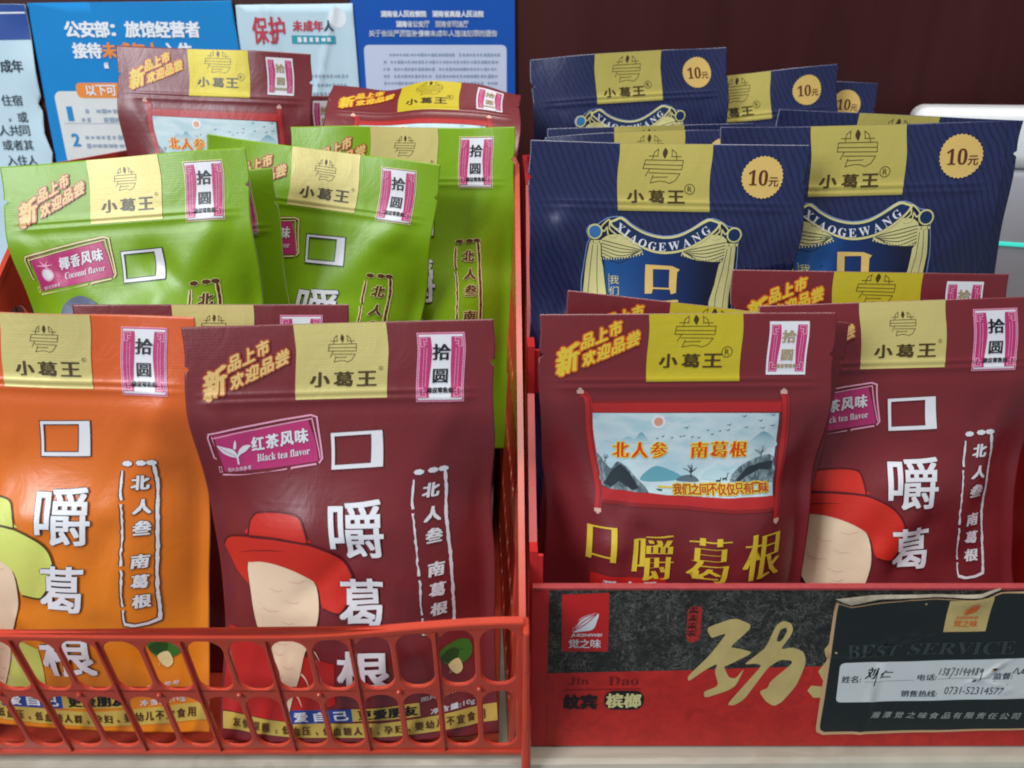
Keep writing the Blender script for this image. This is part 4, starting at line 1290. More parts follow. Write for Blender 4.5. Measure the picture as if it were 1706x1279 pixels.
BODY = {'tea': 'maroon', 'scroll': 'maroon', 'coco': 'green', 'orange': 'orange', 'blue': 'blue'}
def pouch(key, design, film_kw, parts, label, group):
    x, y, z, yaw, lean, roll, kx, ky, s = POSE[key]
    f = Film(design, sum(map(ord, key)) * 7, **film_kw)
    f.shear = (kx, ky)
    cy, sy = math.cos(R(yaw)), math.sin(R(yaw))
    ex, n, ez = np.array([cy, sy, 0]), np.array([sy, -cy, 0]), np.array([0, 0, 1.])
    cl, sl = math.cos(R(lean)), math.sin(R(lean))
    ey = ez * cl - n * sl
    n2 = n * cl + ez * sl
    cr, sr = math.cos(R(roll)), math.sin(R(roll))
    ex2, ey2 = ex * cr + ey * sr, -ex * sr + ey * cr
    top = np.array([x, y, z])
    base = top + s * (f.base[0] * ex2 + f.base[1] * ey2 + f.base[2] * n2) / 1000
    o = link('snack_pouch', f.body('snack_pouch', BODY[design]))
    m = Matrix(((ex2[0], ey2[0], n2[0]), (ex2[1], ey2[1], n2[1]), (ex2[2], ey2[2], n2[2])))
    o.matrix_world = Matrix.Translation(base) @ m.to_4x4() @ Matrix.Scale(s, 4)
    tag(o, label, 'pouch', group)
    d = prints(design)
    gp = None
    for k in ['gold', 'emblem', 'brand', *parts]:
        nm, pr = d[k]
        c = link(nm, pr.mesh(nm, f.fmap), gp if k in ('emblem', 'brand') else o)
        if k == 'gold':
            gp = c
    return o

LG, RG = 'snack pouches packed in the red plastic basket', 'snack pouches packed in the card display box'
HD, HB = ['price', 'launch'], ['badge']
ALL = ['price', 'launch', 'stamp', 'product', 'tab', 'picture', 'foot']
def bend_back(t):
    return R(48) * smooth01((t - 52) / 30)
SH = dict(front=6, back=3, lump=.6)
pouch('L2', 'tea', dict(front=18, curl=-2, wave=(.7, .8), creases=[(-56, 36, -42, 78, 2.2, 5.5), (52, 40, 10, 96, 1.3, 9)]), ALL, 'dark red pouch with a pink black tea stamp, frontmost in the red plastic basket', LG)
pouch('L1', 'orange', dict(front=18, curl=3, wave=(1.6, 1.1), creases=[(52, 40, 26, 82, 3.2, 9)]), [k for k in ALL if k != 'stamp'], 'orange pouch in the front of the red basket, cut off by the left picture edge', LG)
pouch('L3', 'tea', dict(wave=(1.0, .7), **SH), HD, 'dark red pouch with only its top band rising between orange pouch and green pouches', LG)
pouch('L4', 'coco', dict(front=18, curl=-3, wave=(1.4, .9), creases=[(46, 40, -6, 96, 2.4, 10), (-57, 38, -42, 70, 1.4, 4)]), ['price', 'launch', 'stamp', 'product', 'tab', 'picture'], 'leftmost green pouch, its pink coconut stamp in full view', LG)
pouch('L5', 'coco', dict(wave=(1.0, 1.0), **SH), ['price', 'launch', 'stamp'], 'green pouch tucked right behind the leftmost green pouch, only its right edge showing', LG)
pouch('L6', 'coco', dict(front=18, curl=-3, wave=(1.8, .8), creases=[(46, 40, -4, 92, 2.6, 10)]), ['price', 'launch', 'stamp', 'product', 'tab', 'picture'], 'tilted green pouch in the middle, its white square outlined in black fully in view', LG)
pouch('L7', 'coco', dict(front=15, curl=-4, wave=(1.5, 1.2), creases=[(54, 38, 20, 100, 1.2, 7)]), ['price', 'launch', 'stamp', 'product', 'tab'], 'rearmost green pouch, standing against the right wall of the red basket', LG)
pouch('L8', 'scroll', dict(front=13, curl=3, wave=(2.2, .8), creases=[(-56, 36, -44, 62, 1.6, 4)]), HD + ['scene', 'title'], 'dark red landscape scroll pouch standing tallest at the back of the red basket', LG)
pouch('L9', 'scroll', dict(front=13, curl=0, wave=(2.6, 1.3), bend=bend_back), HD + ['scene'], 'dark red pouch with its top bent far backward behind the green pouches', LG)
pouch('L10', 'scroll', dict(wave=(1.0, 1.0), **SH), HD, 'dark red pouch almost hidden between the tall and the bent back dark red pouches', LG)
pouch('R1', 'scroll', dict(front=18, curl=-2, wave=(.8, .9), creases=[(-57, 38, -40, 90, 2.2, 6), (57, 40, 34, 96, 1.8, 7), (-30, 90, 5, 130, -2, 6), (20, 84, 40, 120, 1.6, 6)]), HD + ['scene', 'title'], 'dark red landscape scroll pouch frontmost in the card box, with large golden characters', RG)
pouch('R2', 'tea', dict(front=18, curl=-2, wave=(1.0, .8), creases=[(54, 40, 30, 120, 2.0, 6)]), ALL, 'dark red pouch with upright slogan at the right front of the card box', RG)
pouch('R3', 'scroll', dict(wave=(1.2, 1.1), **SH), HD, 'dark red pouch with sloping top edge directly behind the frontmost landscape scroll pouch', RG)
pouch('R4', 'scroll', dict(wave=(.9, .7), **SH), HD, 'dark red pouch with yellow gold panel between the blue pouches and the right front pouch', RG)
pouch('R5', 'blue', dict(front=18, curl=-3, wave=(1.2, .8), creases=[(-54, 40, -42, 84, 4.6, 7), (-50, 84, -58, 130, -3, 8)]), HB + ['stage'], 'blue curtain pouch in front at the left, its whole lettered banner in view', RG)
pouch('R6', 'blue', dict(front=18, curl=-2, wave=(1.3, .9)), HB + ['stage'], 'large blue pouch at the right, its left side covered by another blue pouch', RG)
pouch('R7', 'blue', dict(wave=(1.2, .8), curl=4, **SH), HB, 'blue pouch hidden behind the large right blue pouch, only its top strip showing', RG)
pouch('R9', 'blue', dict(wave=(2.0, .9), curl=-6, **SH), HB, 'blue pouch low behind the front left blue pouch, the tip of its gold panel showing', RG)
pouch('R13', 'blue', dict(wave=(1.6, .8), curl=6, **SH), HB, 'blue pouch showing a dark top edge below the curtain of the rear left blue pouch', RG)
pouch('R10', 'blue', dict(front=13, curl=3, wave=(2.4, .9)), HB + ['stage'], 'rear left blue pouch standing tallest in the card box', RG)
pouch('R11', 'blue', dict(wave=(2.0, 1.0), curl=2, **SH), HB, 'rear blue pouch with half its gold panel and its price badge showing', RG)
pouch('R12', 'blue', dict(wave=(1.8, .8), curl=2, **SH), HB, 'farthest right rear blue pouch, only a corner with half its price badge showing', RG)

# ------------------------------------------------------------------ plates with openings (basket, box)
def rrect(cx, cy, w, h, r, n=5, grow=0):
    w, h, r = w / 2 + grow, h / 2 + grow, r + grow
    out = []
    for qx, qy, a0 in ((1, 1, 0), (-1, 1, 90), (-1, -1, 180), (1, -1, 270)):
        for k in range(n + 1):
            a = R(a0 + 90 * k / n)
            out.append((cx + qx * (w - r) + r * math.cos(a), cy + qy * (h - r) + r * math.sin(a)))
    return out

def plate(name, outer, holes, thick, frame, mat, parent=None, cham=.0004, warp=None):
    """outer: fn(grow)->loop; holes: list of fn(grow)->loop; frame = origin, u, v, n"""
    O, U, Vv, N = [np.array(a, float) for a in frame]
    bm = bmesh.new()
    loops0 = [outer(0)] + [h(0) for h in holes]
    loops1 = [outer(-cham)] + [h(cham) for h in holes]
    def mk(loops, z):
        res = []
        for lp in loops:
            row = []
            for a, b in lp:
                if warp:
                    a, b = warp(a, b)
                row.append(bm.verts.new(Vector(O + U * a + Vv * b + N * z)))
            res.append(row)
        return res
    zs = [(-thick / 2, loops1), (-thick / 2 + cham, loops0), (thick / 2 - cham, loops0), (thick / 2, loops1)]
    rings = [mk(lp, z) for z, lp in zs]
    flat = [v for lp in loops1 for v in lp]
    tri = tessellate_polygon([[Vector((a, b, 0)) for a, b in lp] for lp in loops1])
    for k, flip in ((0, True), (3, False)):
        vv = [v for lp in rings[k] for v in lp]
        for a, b, c in tri:
            A, B, Cc = flat[a], flat[b], flat[c]
            ar = (B[0] - A[0]) * (Cc[1] - A[1]) - (B[1] - A[1]) * (Cc[0] - A[0])
            if abs(ar) < 1e-12:
                continue
            f = (a, b, c) if (ar > 0) != flip else (a, c, b)
            try:
                bm.faces.new([vv[i] for i in f])
            except ValueError:
                pass
    for k in range(3):
        for l0, l1 in zip(rings[k], rings[k + 1]):
            n = len(l0)
            for i in range(n):
                j = (i + 1) % n
                try:
                    f = bm.faces.new((l0[i], l0[j], l1[j], l1[i]))
                    f.smooth = False
                except ValueError:
                    pass
    bmesh.ops.recalc_face_normals(bm, faces=bm.faces)
    me = bpy.data.meshes.new(name)
    bm.to_mesh(me)
    bm.free()
    return link(name, me, parent, [mat])

def box(name, x0, y0, z0, x1, y1, z1, mat, parent=None, bev=.0006, xf=None, seg=2):
    bm = bmesh.new()
    bmesh.ops.create_cube(bm, size=1)
    for v in bm.verts:
        v.co = Vector(((x0 + x1) / 2 + v.co.x * (x1 - x0), (y0 + y1) / 2 + v.co.y * (y1 - y0), (z0 + z1) / 2 + v.co.z * (z1 - z0)))
    if bev:
        bmesh.ops.bevel(bm, geom=bm.edges[:], offset=bev, segments=seg, affect='EDGES', profile=.5)
    if xf:
        for v in bm.verts:
            v.co = Vector(xf(*v.co))
    me = bpy.data.meshes.new(name)
    bm.to_mesh(me)
    bm.free()
    if seg > 2:
        me.polygons.foreach_set('use_smooth', [True] * len(me.polygons))
    return link(name, me, parent, [mat])

def empty(name, loc):
    o = bpy.data.objects.new(name, None)
    COL.objects.link(o)
    o.location = loc
    o.empty_display_size = .02
    return o

def adopt(root, objs):
    for o in objs:
        o.parent = root
        o.matrix_parent_inverse = Matrix.Translation(-Vector(root.location))

# ------------------------------------------------------------------ counter and wall
def counter():
    pts = [(-.9, .2615), (-.2, .2625), (.25, .2655), (.9, .2665)]
    bm = bmesh.new()
    prof = [(.46, .0), (.004, .0), (.0012, -.0008), (.0, -.003), (.0, -.026), (.0016, -.029), (.03, -.030)]
    rows = []
    for x, y in pts:
        rows.append([bm.verts.new((x, y + a, b)) for a, b in prof])
    for a, b in zip(rows[:-1], rows[1:]):
        for i in range(len(prof) - 1):
            bm.faces.new((a[i], a[i + 1], b[i + 1], b[i]))
    bmesh.ops.recalc_face_normals(bm, faces=bm.faces)
    me = bpy.data.meshes.new('counter_top')
    bm.to_mesh(me)
    bm.free()
    o = link('counter_top', me, None, ['counter'])
    tag(o, kind='structure')
    b = box('counter_front', -.9, .274, -.5, .9, .30, -.0302, 'counter', None, 0)
    tag(b, kind='structure')
counter()
w = box('wall', -1.1, .702, -.5, 1.1, .74, 1.1, 'wall', None, 0)
tag(w, kind='structure')
for x in (.44, -.47):
    g = box('wall_joint', x, .7008, .0, x + .0016, .7022, 1.1, 'box_black', None, 0)
    tag(g, kind='structure')

# ------------------------------------------------------------------ red plastic basket
def basket():
    root = empty('plastic_basket', (-.134, .44, 0))
    tag(root, 'red orange plastic basket with slotted low front, full of pouches', 'basket')
    parts = []
    x0, x1 = -.272, .0045
    fr = ((0, .2700, .002), (1, 0, 0), (0, -.0195 / .0865, 1), (0, -1, -.0195 / .0865))
    L = .0815
    def warp(a, b):
        up = .0085 * float(smooth01((a + .095) / .10)) + .002 * float(smooth01((-a - .15) / .12))
        return a, b * (1 + up / L)
    def outer(g):
        n = 24
        lo, hi, l, r = -g, L + g, x0 - g, x1 + g
        return [(l + (r - l) * k / n, lo) for k in range(n + 1)] + [(r + (l - r) * k / n, hi) for k in range(n + 1)]
    holes = []
    per = .0172
    c = x1 - .0028 - .0071
    while c - .0071 > x0 + .002:
        holes.append(lambda g, c=c: rrect(c, .0240, .0146, .0366, .0068, 6, g))
        holes.append(lambda g, c=c: rrect(c, .0629, .0146, .0322, .0068, 6, g))
        c -= per
    parts.append(plate('front_panel', outer, holes, .0018, fr, 'basket', None, .0005, warp))
    O, U, V, N = [np.array(a, float) for a in fr]
    def onfront(a, b, n):
        a, b = warp(a, b)
        return O + U * a + V * b + N * n
    def bar(name, pts, w, h0, h1, along='v'):
        """low ridge on the outside of the front panel"""
        bm = bmesh.new()
        rows = []
        for a, b in pts:
            if along == 'v':
                cs = [(a - w / 2, b, h0), (a - w / 3, b, h1), (a + w / 3, b, h1), (a + w / 2, b, h0)]
            else:
                cs = [(a, b - w / 2, h0), (a, b - w / 2, h1 * .8), (a, b - w / 3, h1), (a, b + w / 3, h1), (a, b + w / 2, h1 * .8), (a, b + w / 2, h0)]
            rows.append([bm.verts.new(Vector(onfront(*q))) for q in cs])
        for r0, r1 in zip(rows[:-1], rows[1:]):
            for i in range(len(r0)):
                j = (i + 1) % len(r0)
                bm.faces.new((r0[i], r0[j], r1[j], r1[i]))
        bm.faces.new(rows[0])
        bm.faces.new(rows[-1][::-1])
        bmesh.ops.recalc_face_normals(bm, faces=bm.faces)
        me = bpy.data.meshes.new(name)
        bm.to_mesh(me)
        bm.free()
        return link(name, me, None, ['basket'])
    xs_ = [x0 + (x1 - x0) * k / 30 for k in range(31)]
    parts.append(bar('top_rim', [(a, L) for a in xs_], .0030, -.0014, .0019, 'h'))
    parts.append(bar('bottom_rim', [(a, .0016) for a in xs_], .0030, -.0014, .0020, 'h'))
    k = 0
    c = x1 - .0028 - .0142 - .0015
    while c > x0 + .005:
        if k % 2 == 1:
            parts.append(bar('rib', [(c, .003), (c, .03), (c, .06), (c, L - .002)], .0014, .0006, .0019))
        else:
            bm = bmesh.new()
            bmesh.ops.create_uvsphere(bm, u_segments=10, v_segments=6, radius=.0013)
            for v in bm.verts:
                v.co += Vector(onfront(c, .0445, .0012))
            me = bpy.data.meshes.new('stud')
            bm.to_mesh(me)
            bm.free()
            parts.append(link('stud', me, None, ['basket']))
        c -= per
        k += 1
    # side walls: low in front, rising backward
    prof = [(.2700, .002), (.62, .002), (.62, .245), (.47, .245), (.2505, .0835)]
    def side_outer(g):
        return prof
    def side_holes():
        hs = []
        y = .288
        while y < .61:
            top = np.interp(y, [.254, .47, .62], [.0835, .245, .245]) - .012
            z = .012
            while z + .026 < top - .004:
                h = min(.036, top - z)
                hs.append(lambda g, y=y, z=z, h=h: rrect(y, z + h / 2, .0142, h, .006, 4, g))
                z += h + .007
            y += .0172
        return hs
    def taper(s):
        def f(a, b):
            return a, b
        return f
    for xb, kz, ky in ((-.0002, .05, -.0433), (-.2655, -.0388, 0)):
        fr2 = ((xb - ky * .254, 0, 0), (ky, 1, 0), (kz, 0, 1), (1, -ky, -kz))
        parts.append(plate('side_panel', side_outer, side_holes(), .0020, fr2, 'basket', None, .0004))
        # thickened sloping rim along the top edge of the wall
        bm = bmesh.new()
        rows = []
        for y, z in ((.2515, .083), (.32, .1363), (.39, .187), (.47, .245), (.545, .245), (.62, .245)):
            x = xb + kz * z + ky * (y - .254)
            rows.append([bm.verts.new((x - .0012, y, z - .003)), bm.verts.new((x - .0012, y, z + .0012)), bm.verts.new((x + .0016, y, z + .0012)), bm.verts.new((x + .0016, y, z - .003))])
        for r0, r1 in zip(rows[:-1], rows[1:]):
            for i in range(4):
                j = (i + 1) % 4
                bm.faces.new((r0[i], r0[j], r1[j], r1[i]))
        bm.faces.new(rows[0])
        bm.faces.new(rows[-1][::-1])
        bmesh.ops.recalc_face_normals(bm, faces=bm.faces)
        me = bpy.data.meshes.new('side_rim')
        bm.to_mesh(me)
        bm.free()
        parts.append(link('side_rim', me, None, ['basket']))
    # corner flange standing at the right front, in three steps
    for (za, zb, w0) in ((.0, .034, .0042), (.034, .070, .0034), (.070, .091, .0028)):
        parts.append(box('corner_flange', .0042, .2670 - .222 * (za + zb) / 2 - .0050, za + .0003, .0042 + w0, .2670 - .222 * (za + zb) / 2 + .006, zb, 'basket', None, .0014,
                         lambda x, y, z: (x, y - .222 * (z - .052), z) if False else (x, y, z)))
    parts.append(box('back_panel', -.2655, .621, .002, .004, .6232, .245, 'basket', None, .0004))
    parts.append(box('base', -.2645, .276, .0005, -.0065, .6195, .0025, 'basket', None, .0004))
    for y0, y1, h in ((.372, .475, .044), (.478, .616, .088)):
        parts.append(box('riser', -.258, y0, .003, -.012, y1, h, 'card_in', None, .0005))
    adopt(root, parts)
basket()

# ------------------------------------------------------------------ card display box
BY = .2745
def flat_map(y, off=.00012, step=.00005, curl=None):
    def f(P):
        d = curl(P) if curl else 0
        pos = np.stack([P[:, 0], y - off - P[:, 2] * step * 1000 / 1000 - d, P[:, 1]], -1)
        return pos * np.array([.001, 1, .001]), np.tile([0, -1., 0], (len(P), 1))
    return f

def display_box():
    root = empty('display_box', (.138, .44, 0))
    tag(root, 'red and black card display box with golden brush writing, full of pouches', 'display box')
    P = []
    xl, xr = .0152, .291
    front = box('front_panel', .0086, BY, .0008, xr, BY + .0024, .0890, 'card_red', None, 0)
    lip = box('front_edge', .0088, BY - .0004, .0890, xr, BY + .0030, .0904, 'card_pink', None, .0003)
    # printed front
    p = Print()
    sp = T_['bx_split']
    top = [(xr * 1000 - .2, 88.9), (xl * 1000 + .8, 88.9)]
    p.poly([(xl * 1000 + .8, sp[0][1])] + [tuple(a) for a in sp[1:]] + [(xr * 1000 - .2, 52)] + top, 'box_marble', 1)
    p.poly([(xl * 1000 + .8, 1.2), (xr * 1000 - .2, 1.2), (xr * 1000 - .2, 52)] + [tuple(a) for a in sp[::-1]], 'box_red', 1)
    pr = link('front_print', p.done([], []).mesh('front_print', flat_map(BY)), None)
    # logo
    lg = Print()
    lg.poly(T_['logo'], 'box_red_logo', 3)
    lf = sm(T_['logo_leaf'], 4)
    lg.poly(lf, 'text_white', 4)
    a, b = T_['logo_leaf'][0], T_['logo_leaf'][3]
    for k in (-1, 0, 1):
        lg.stroke(sm([(a[0], a[1]), ((a[0] + b[0]) / 2 + k * 1.1 - .4, (a[1] + b[1]) / 2 + .8 - k * 1.2), (b[0], b[1])], 5, False), [.1] + [.45] * 9 + [.1], 'box_red_logo', 5)
    (x0, y0), (x1, y1) = T_['logo_en']
    lg.text('JUEZHIWEI', (x0, y0, x1, y1), 'text_white', 4, (.06, .05), shear=.2)
    (x0, y0), (x1, y1) = T_['logo_cn']
    for i, ch in enumerate('觉之味'):
        w_ = (x1 - x0) / 3
        lg.text(ch, (x0 + w_ * i + .15, y0, x0 + w_ * (i + 1) - .15, y1), 'text_white', 4, (.08, .06))
    logo = link('logo_panel', lg.done([], []).mesh('logo_panel', flat_map(BY)), None)
    # seal with brush marks
    sl = Print()
    sl.poly(sm(T_['seal'], 3), 'seal_red', 3)
    rr = random.Random(4)
    for k in range(4):
        yy = 79.5 - k * 4.1
        for q in ([(77.2, yy), (80.6, yy + .3)], [(76.8 + k * .3, yy - 2.2), (80.9 - k * .4, yy - 2.0)], [(77, yy - 1.3), (80.4, yy - 1.1)], [(78.9, yy + .9), (78.7, yy - 1.2), (77.2, yy - 2.7)], [(79, yy - 1.3), (80.8, yy - 2.6)]):
            sl.stroke([(a_ + rr.uniform(-.3, .3), b_ + rr.uniform(-.2, .2)) for a_, b_ in q], .5, 'box_black', 4)
    seal = link('red_seal', sl.done([], []).mesh('red_seal', flat_map(BY)), None)
    # brush writing
    br = Print()
    br.poly(cut_corners(T_['jin1']), 'box_gold', 3)
    br.poly(cut_corners(T_['jin2']), 'box_gold', 3.4, [])
    br.poly(cut_corners(T_['jin2h']), 'box_marble', 5)
    br.poly(T_['dao2'] + [(150, 30), (150, 64)], 'box_gold', 3)
    brush = link('brush_lettering', br.done([], []).mesh('brush_lettering', flat_map(BY)), None)
    # small words lower left
    sw = Print()
    for k, st in (('jindao', 'Jin'), ('dao', 'Dao')):
        (x0, y0), (x1, y1) = T_[k]
        sw.text(serif(st), (x0, y0, x1, y1), 'box_dark_red', 3)
    sw.stroke(T_['jdline'], .5, 'box_dark_red', 3)
    (x0, y0), (x1, y1) = T_['wen']
    for i, ch in enumerate('纹宾'):
        w_ = (x1 - x0) / 2
        sw.text(ch, (x0 + w_ * i + .4, y0, x0 + w_ * (i + 1) - .4, y1), 'box_black', 3, (.5, .35))
    (x0, y0), (x1, y1) = T_['pill']
    sw.poly(rrect((x0 + x1) / 2, (y0 + y1) / 2, x1 - x0, y0 - y1, 4.4, 6), 'box_black', 3)
    (x0, y0), (x1, y1) = T_['bl']
    for i, ch in enumerate('槟榔'):
        w_ = (x1 - x0) / 2
        sw.text(ch, (x0 + w_ * i + .3, y0, x0 + w_ * (i + 1) - .3, y1), 'curtain', 4, (.3, .22))
    words = link('small_lettering', sw.done([], []).mesh('small_lettering', flat_map(BY)), None)
    for o in (lip, pr, logo, seal, brush, words):
        o.parent = front
    # sticker, a creased paper label glued over the front
    sx = list(np.arange(138, 285, 3.0))
    sy = list(np.arange(6, 94, 3.0))
    def curl(Pq):
        x, y = Pq[:, 0], Pq[:, 1]
        d = .0010 * np.exp(-((y - (86 - .02 * (x - 140))) / 5.0) ** 2) * (1 + .7 * np.sin(x * .23))
        c1 = np.abs((y - 60) - (x - 163) * .42 + .004 * (x - 163) ** 2)
        d += .0009 * np.exp(-(c1 / 1.6) ** 2) * smooth01((x - 150) / 14) * smooth01((192 - x) / 14)
        c2 = np.abs((y - 55) - .02 * (x - 150))
        d += .0005 * np.exp(-(c2 / 1.2) ** 2) * smooth01((172 - x) / 10)
        c3 = np.abs((x - 164) - .08 * (y - 30))
        d += .0005 * np.exp(-(c3 / 1.4) ** 2) * smooth01((56 - y) / 10)
        c4 = np.abs((y - 44) - (x - 213) * .8)
        d += .0006 * np.exp(-(c4 / 1.5) ** 2) * np.exp(-((x - 214) / 9) ** 2)
        c5 = np.abs((y - 36) + (x - 222) * .5)
        d += .0006 * np.exp(-(c5 / 1.5) ** 2) * np.exp(-((x - 220) / 9) ** 2)
        return d + .00012 * np.sin(x * .19 + y * .11) + .0002
    def stick(Pq):
        def pos(Q):
            return np.stack([Q[:, 0] * .001, BY - .0003 - Q[:, 2] * .00006 - curl(Q), Q[:, 1] * .001], -1)
        e = .2
        dx = pos(Pq + [e, 0, 0]) - pos(Pq - [e, 0, 0])
        dz = pos(Pq + [0, e, 0]) - pos(Pq - [0, e, 0])
        n = np.cross(dx, dz)
        return pos(Pq), n / np.linalg.norm(n, axis=1, keepdims=True)
    s = Print()
    ext = lambda pts, a, b: [tuple(q) for q in pts[:a]] + [(284, pts[a - 1][1] + 1), (284, pts[b][1] + 1.6)] + [tuple(q) for q in pts[b:]]
    s.poly(ext(T_['lab'], 7, 7), 'box_gold_edge', 1)
    s.poly(ext(T_['lab_in'], 7, 7), 'sticker', 2)
    s.poly([(138.6, 85.6), (146, 82.0), (158, 84.8), (170, 86.3), (186, 86.0), (201, 86.2), (209, 89.4), (209, 90.6), (201, 88.0), (186, 87.4), (170, 87.9), (158, 87.2), (146, 86.8)], 'sticker_torn', 3)
    st0 = link('service_sticker', s.done(sx, sy).mesh('service_sticker', stick), None)
    l2 = Print()
    l2.poly(T_['lab_logo'], 'box_gold', 4)
    l2.poly(sm(T_['lab_leaf'], 4), 'orange_glow', 5)
    l2.stroke([tuple(T_['lab_leaf'][0]), (197, 81.2), tuple(T_['lab_leaf'][2])], .35, 'box_gold', 6)
    (x0, y0), (x1, y1) = T_['lab_cn']
    for i, ch in enumerate('觉之味'):
        w_ = (x1 - x0) / 3
        l2.text(ch, (x0 + w_ * i + .1, y0, x0 + w_ * (i + 1) - .1, y1), 'orange_glow', 5, (.08, .06))
    (x0, y0), (x1, y1) = T_['lab_en']
    l2.text('JUEZHIWEI', (x0, y0, x1, y1), 'orange_glow', 5, (.04, .04), shear=.2)
    l2o = link('sticker_logo', l2.done(sx, sy).mesh('sticker_logo', stick), None)
    l3 = Print()
    bq = T_['best']
    l3.text(serif('BEST'), [bq[0], bq[1], (170.6, 54.6), bq[5]], 'sticker_faint', 4)
    l3.text(serif('SERVICE'), [bq[2], bq[3], bq[4], (175.0, 54.9)], 'sticker_faint', 4)
    wt = T_['wht']
    l3.poly([(wt[0][0] + 2, wt[0][1]), (278, wt[1][1] + 1.6), (278, wt[2][1] + 1.5), (wt[3][0] + 2, wt[3][1]), (wt[3][0] + .5, wt[3][1] + .7), (wt[3][0], wt[3][1] + 2), (wt[0][0], wt[0][1] - 2), (wt[0][0] + .6, wt[0][1] - .6)], 'sticker_white', 4)
    for k, st in (('w1', '姓名:'), ('w2', '电话:'), ('w3', '监督:'), ('w4', '销售热线:')):
        (x0, y0), (x1, y1) = T_[k]
        l3.text(st, (x0, y0, x1, y1), 'text_dark', 5, (.06, .05))
    (x0, y0), (x1, y1) = T_['w5']
    l3.text('0731-52314577', (x0, y0 + .8, x1, y1 + .2), 'text_dark', 5)
    (x0, y0), (x1, y1) = T_['co']
    for i, ch in enumerate('湘潭觉之味食品有限责任公司'):
        w_ = (x1 - x0) / 13
        y = y0 - .06 * i
        l3.text(ch, (x0 + w_ * i + .5, y, x0 + w_ * (i + 1) - .9, y - 3.6), 'sticker_grey', 4, (.1, .06), shear=.2)
    for k in ('ul1', 'ul2'):
        l3.stroke(T_[k], .16, 'text_dark', 5)
    l3.stroke([(224, 44.6), (272, 45.8)], .16, 'text_dark', 5)
    l3o = link('sticker_lettering', l3.done(sx, sy).mesh('sticker_lettering', stick), None)
    hw = Print()
    DG = {'1': [[(.5, 1), (.42, 0)]], '3': [[(.1, .9), (.5, 1), (.75, .8), (.35, .55), (.75, .35), (.5, .02), (.05, .1)]], '8': [[(.75, .85), (.4, 1), (.2, .75), (.7, .3), (.45, 0), (.15, .2), (.6, .62), (.78, .88)]],
          '7': [[(.05, .95), (.9, 1), (.35, -.75)]], '4': [[(.45, 1), (.1, .4), (.85, .45)], [(.65, .8), (.55, -.1)]], '9': [[(.8, .8), (.45, 1), (.2, .7), (.5, .5), (.85, .85), (.55, -.7)]], '0': [[(.5, 1), (.15, .5), (.5, 0), (.85, .5), (.5, 1)]]}
    x = 191.2
    rr = random.Random(3)
    for ch in '13873144489':
        k, dy = rr.uniform(.85, 1.1), rr.uniform(-.3, .5)
        for q in DG[ch]:
            pts = [(x + (a_ + .22 * b_) * 1.75, 43.5 + dy + b_ * 3.9 * k) for a_, b_ in q]
            hw.stroke(sm(pts, 3, False) if len(pts) > 2 else pts, .38, 'pen', 6)
        x += 1.78 if ch != '7' else 2.2
    hw.text('刘', (159, 47.8, 164.4, 41.4), 'pen', 6, (.12, .08), shear=.3)
    hw.stroke([(164.2, 46.2), (163.6, 37.4)], .4, 'pen', 6)
    hw.text('仁', (165.6, 46, 171, 42), 'pen', 6, (.12, .08), shear=.3)
    hw.stroke(sm([(225, 44.6), (226.5, 47.4), (227.6, 44), (230, 47.6), (229.4, 44.4), (233, 46.5), (232, 43.6)], 3, False), .45, 'pen', 6)
    hwo = link('handwriting', hw.done(sx, sy).mesh('handwriting', stick), None)
    for o in (l2o, l3o, hwo):
        o.parent = st0
    P += [front, st0]
    # side walls with sloping shoulders and tabs
    prof = [(BY + .0026, .0008), (.66, .0008), (.66, .235), (.465, .235), (.375, .163), (.372, .171), (.357, .171), (.355, .147), (BY + .012, .104), (BY + .010, .1065), (BY + .0026, .1065)]
    low = [(BY + .0026, .0008), (.66, .0008), (.66, .118), (.33, .118), (BY + .012, .090), (BY + .0026, .088)]
    for xa, xb in ((.0092, .0104), (.2910, .2945)):
        k = (xb - xa) / .38
        fr = ((xa - k * BY, 0, 0), (k, 1, 0), (0, 0, 1), (1, -k, 0))
        P.append(plate('side_panel', lambda g, xa=xa: prof if xa < .1 else low, [], .0034, fr, 'card_red', None, .0003))
    P.append(box('corner_tab', .0078, BY + .0028, .086, .0134, BY + .0046, .1045, 'card_red', None, .0004))
    P.append(box('shoulder_tab', .0092, .358, .146, .0140, .3598, .169, 'card_red', None, .0004))
    P.append(box('back_panel', .0116, .6612, .0008, .2935, .6636, .235, 'card_red', None, .0003))
    P.append(box('base', .0165, BY + .003, .0006, .2895, .658, .0028, 'card_in', None, .0003))
    for y0, y1, h in ((.392, .470, .040), (.474, .545, .052), (.55, .655, .084)):
        P.append(box('riser', .020, y0, .003, .286, y1, h, 'card_in', None, .0005))
    adopt(root, P)
display_box()

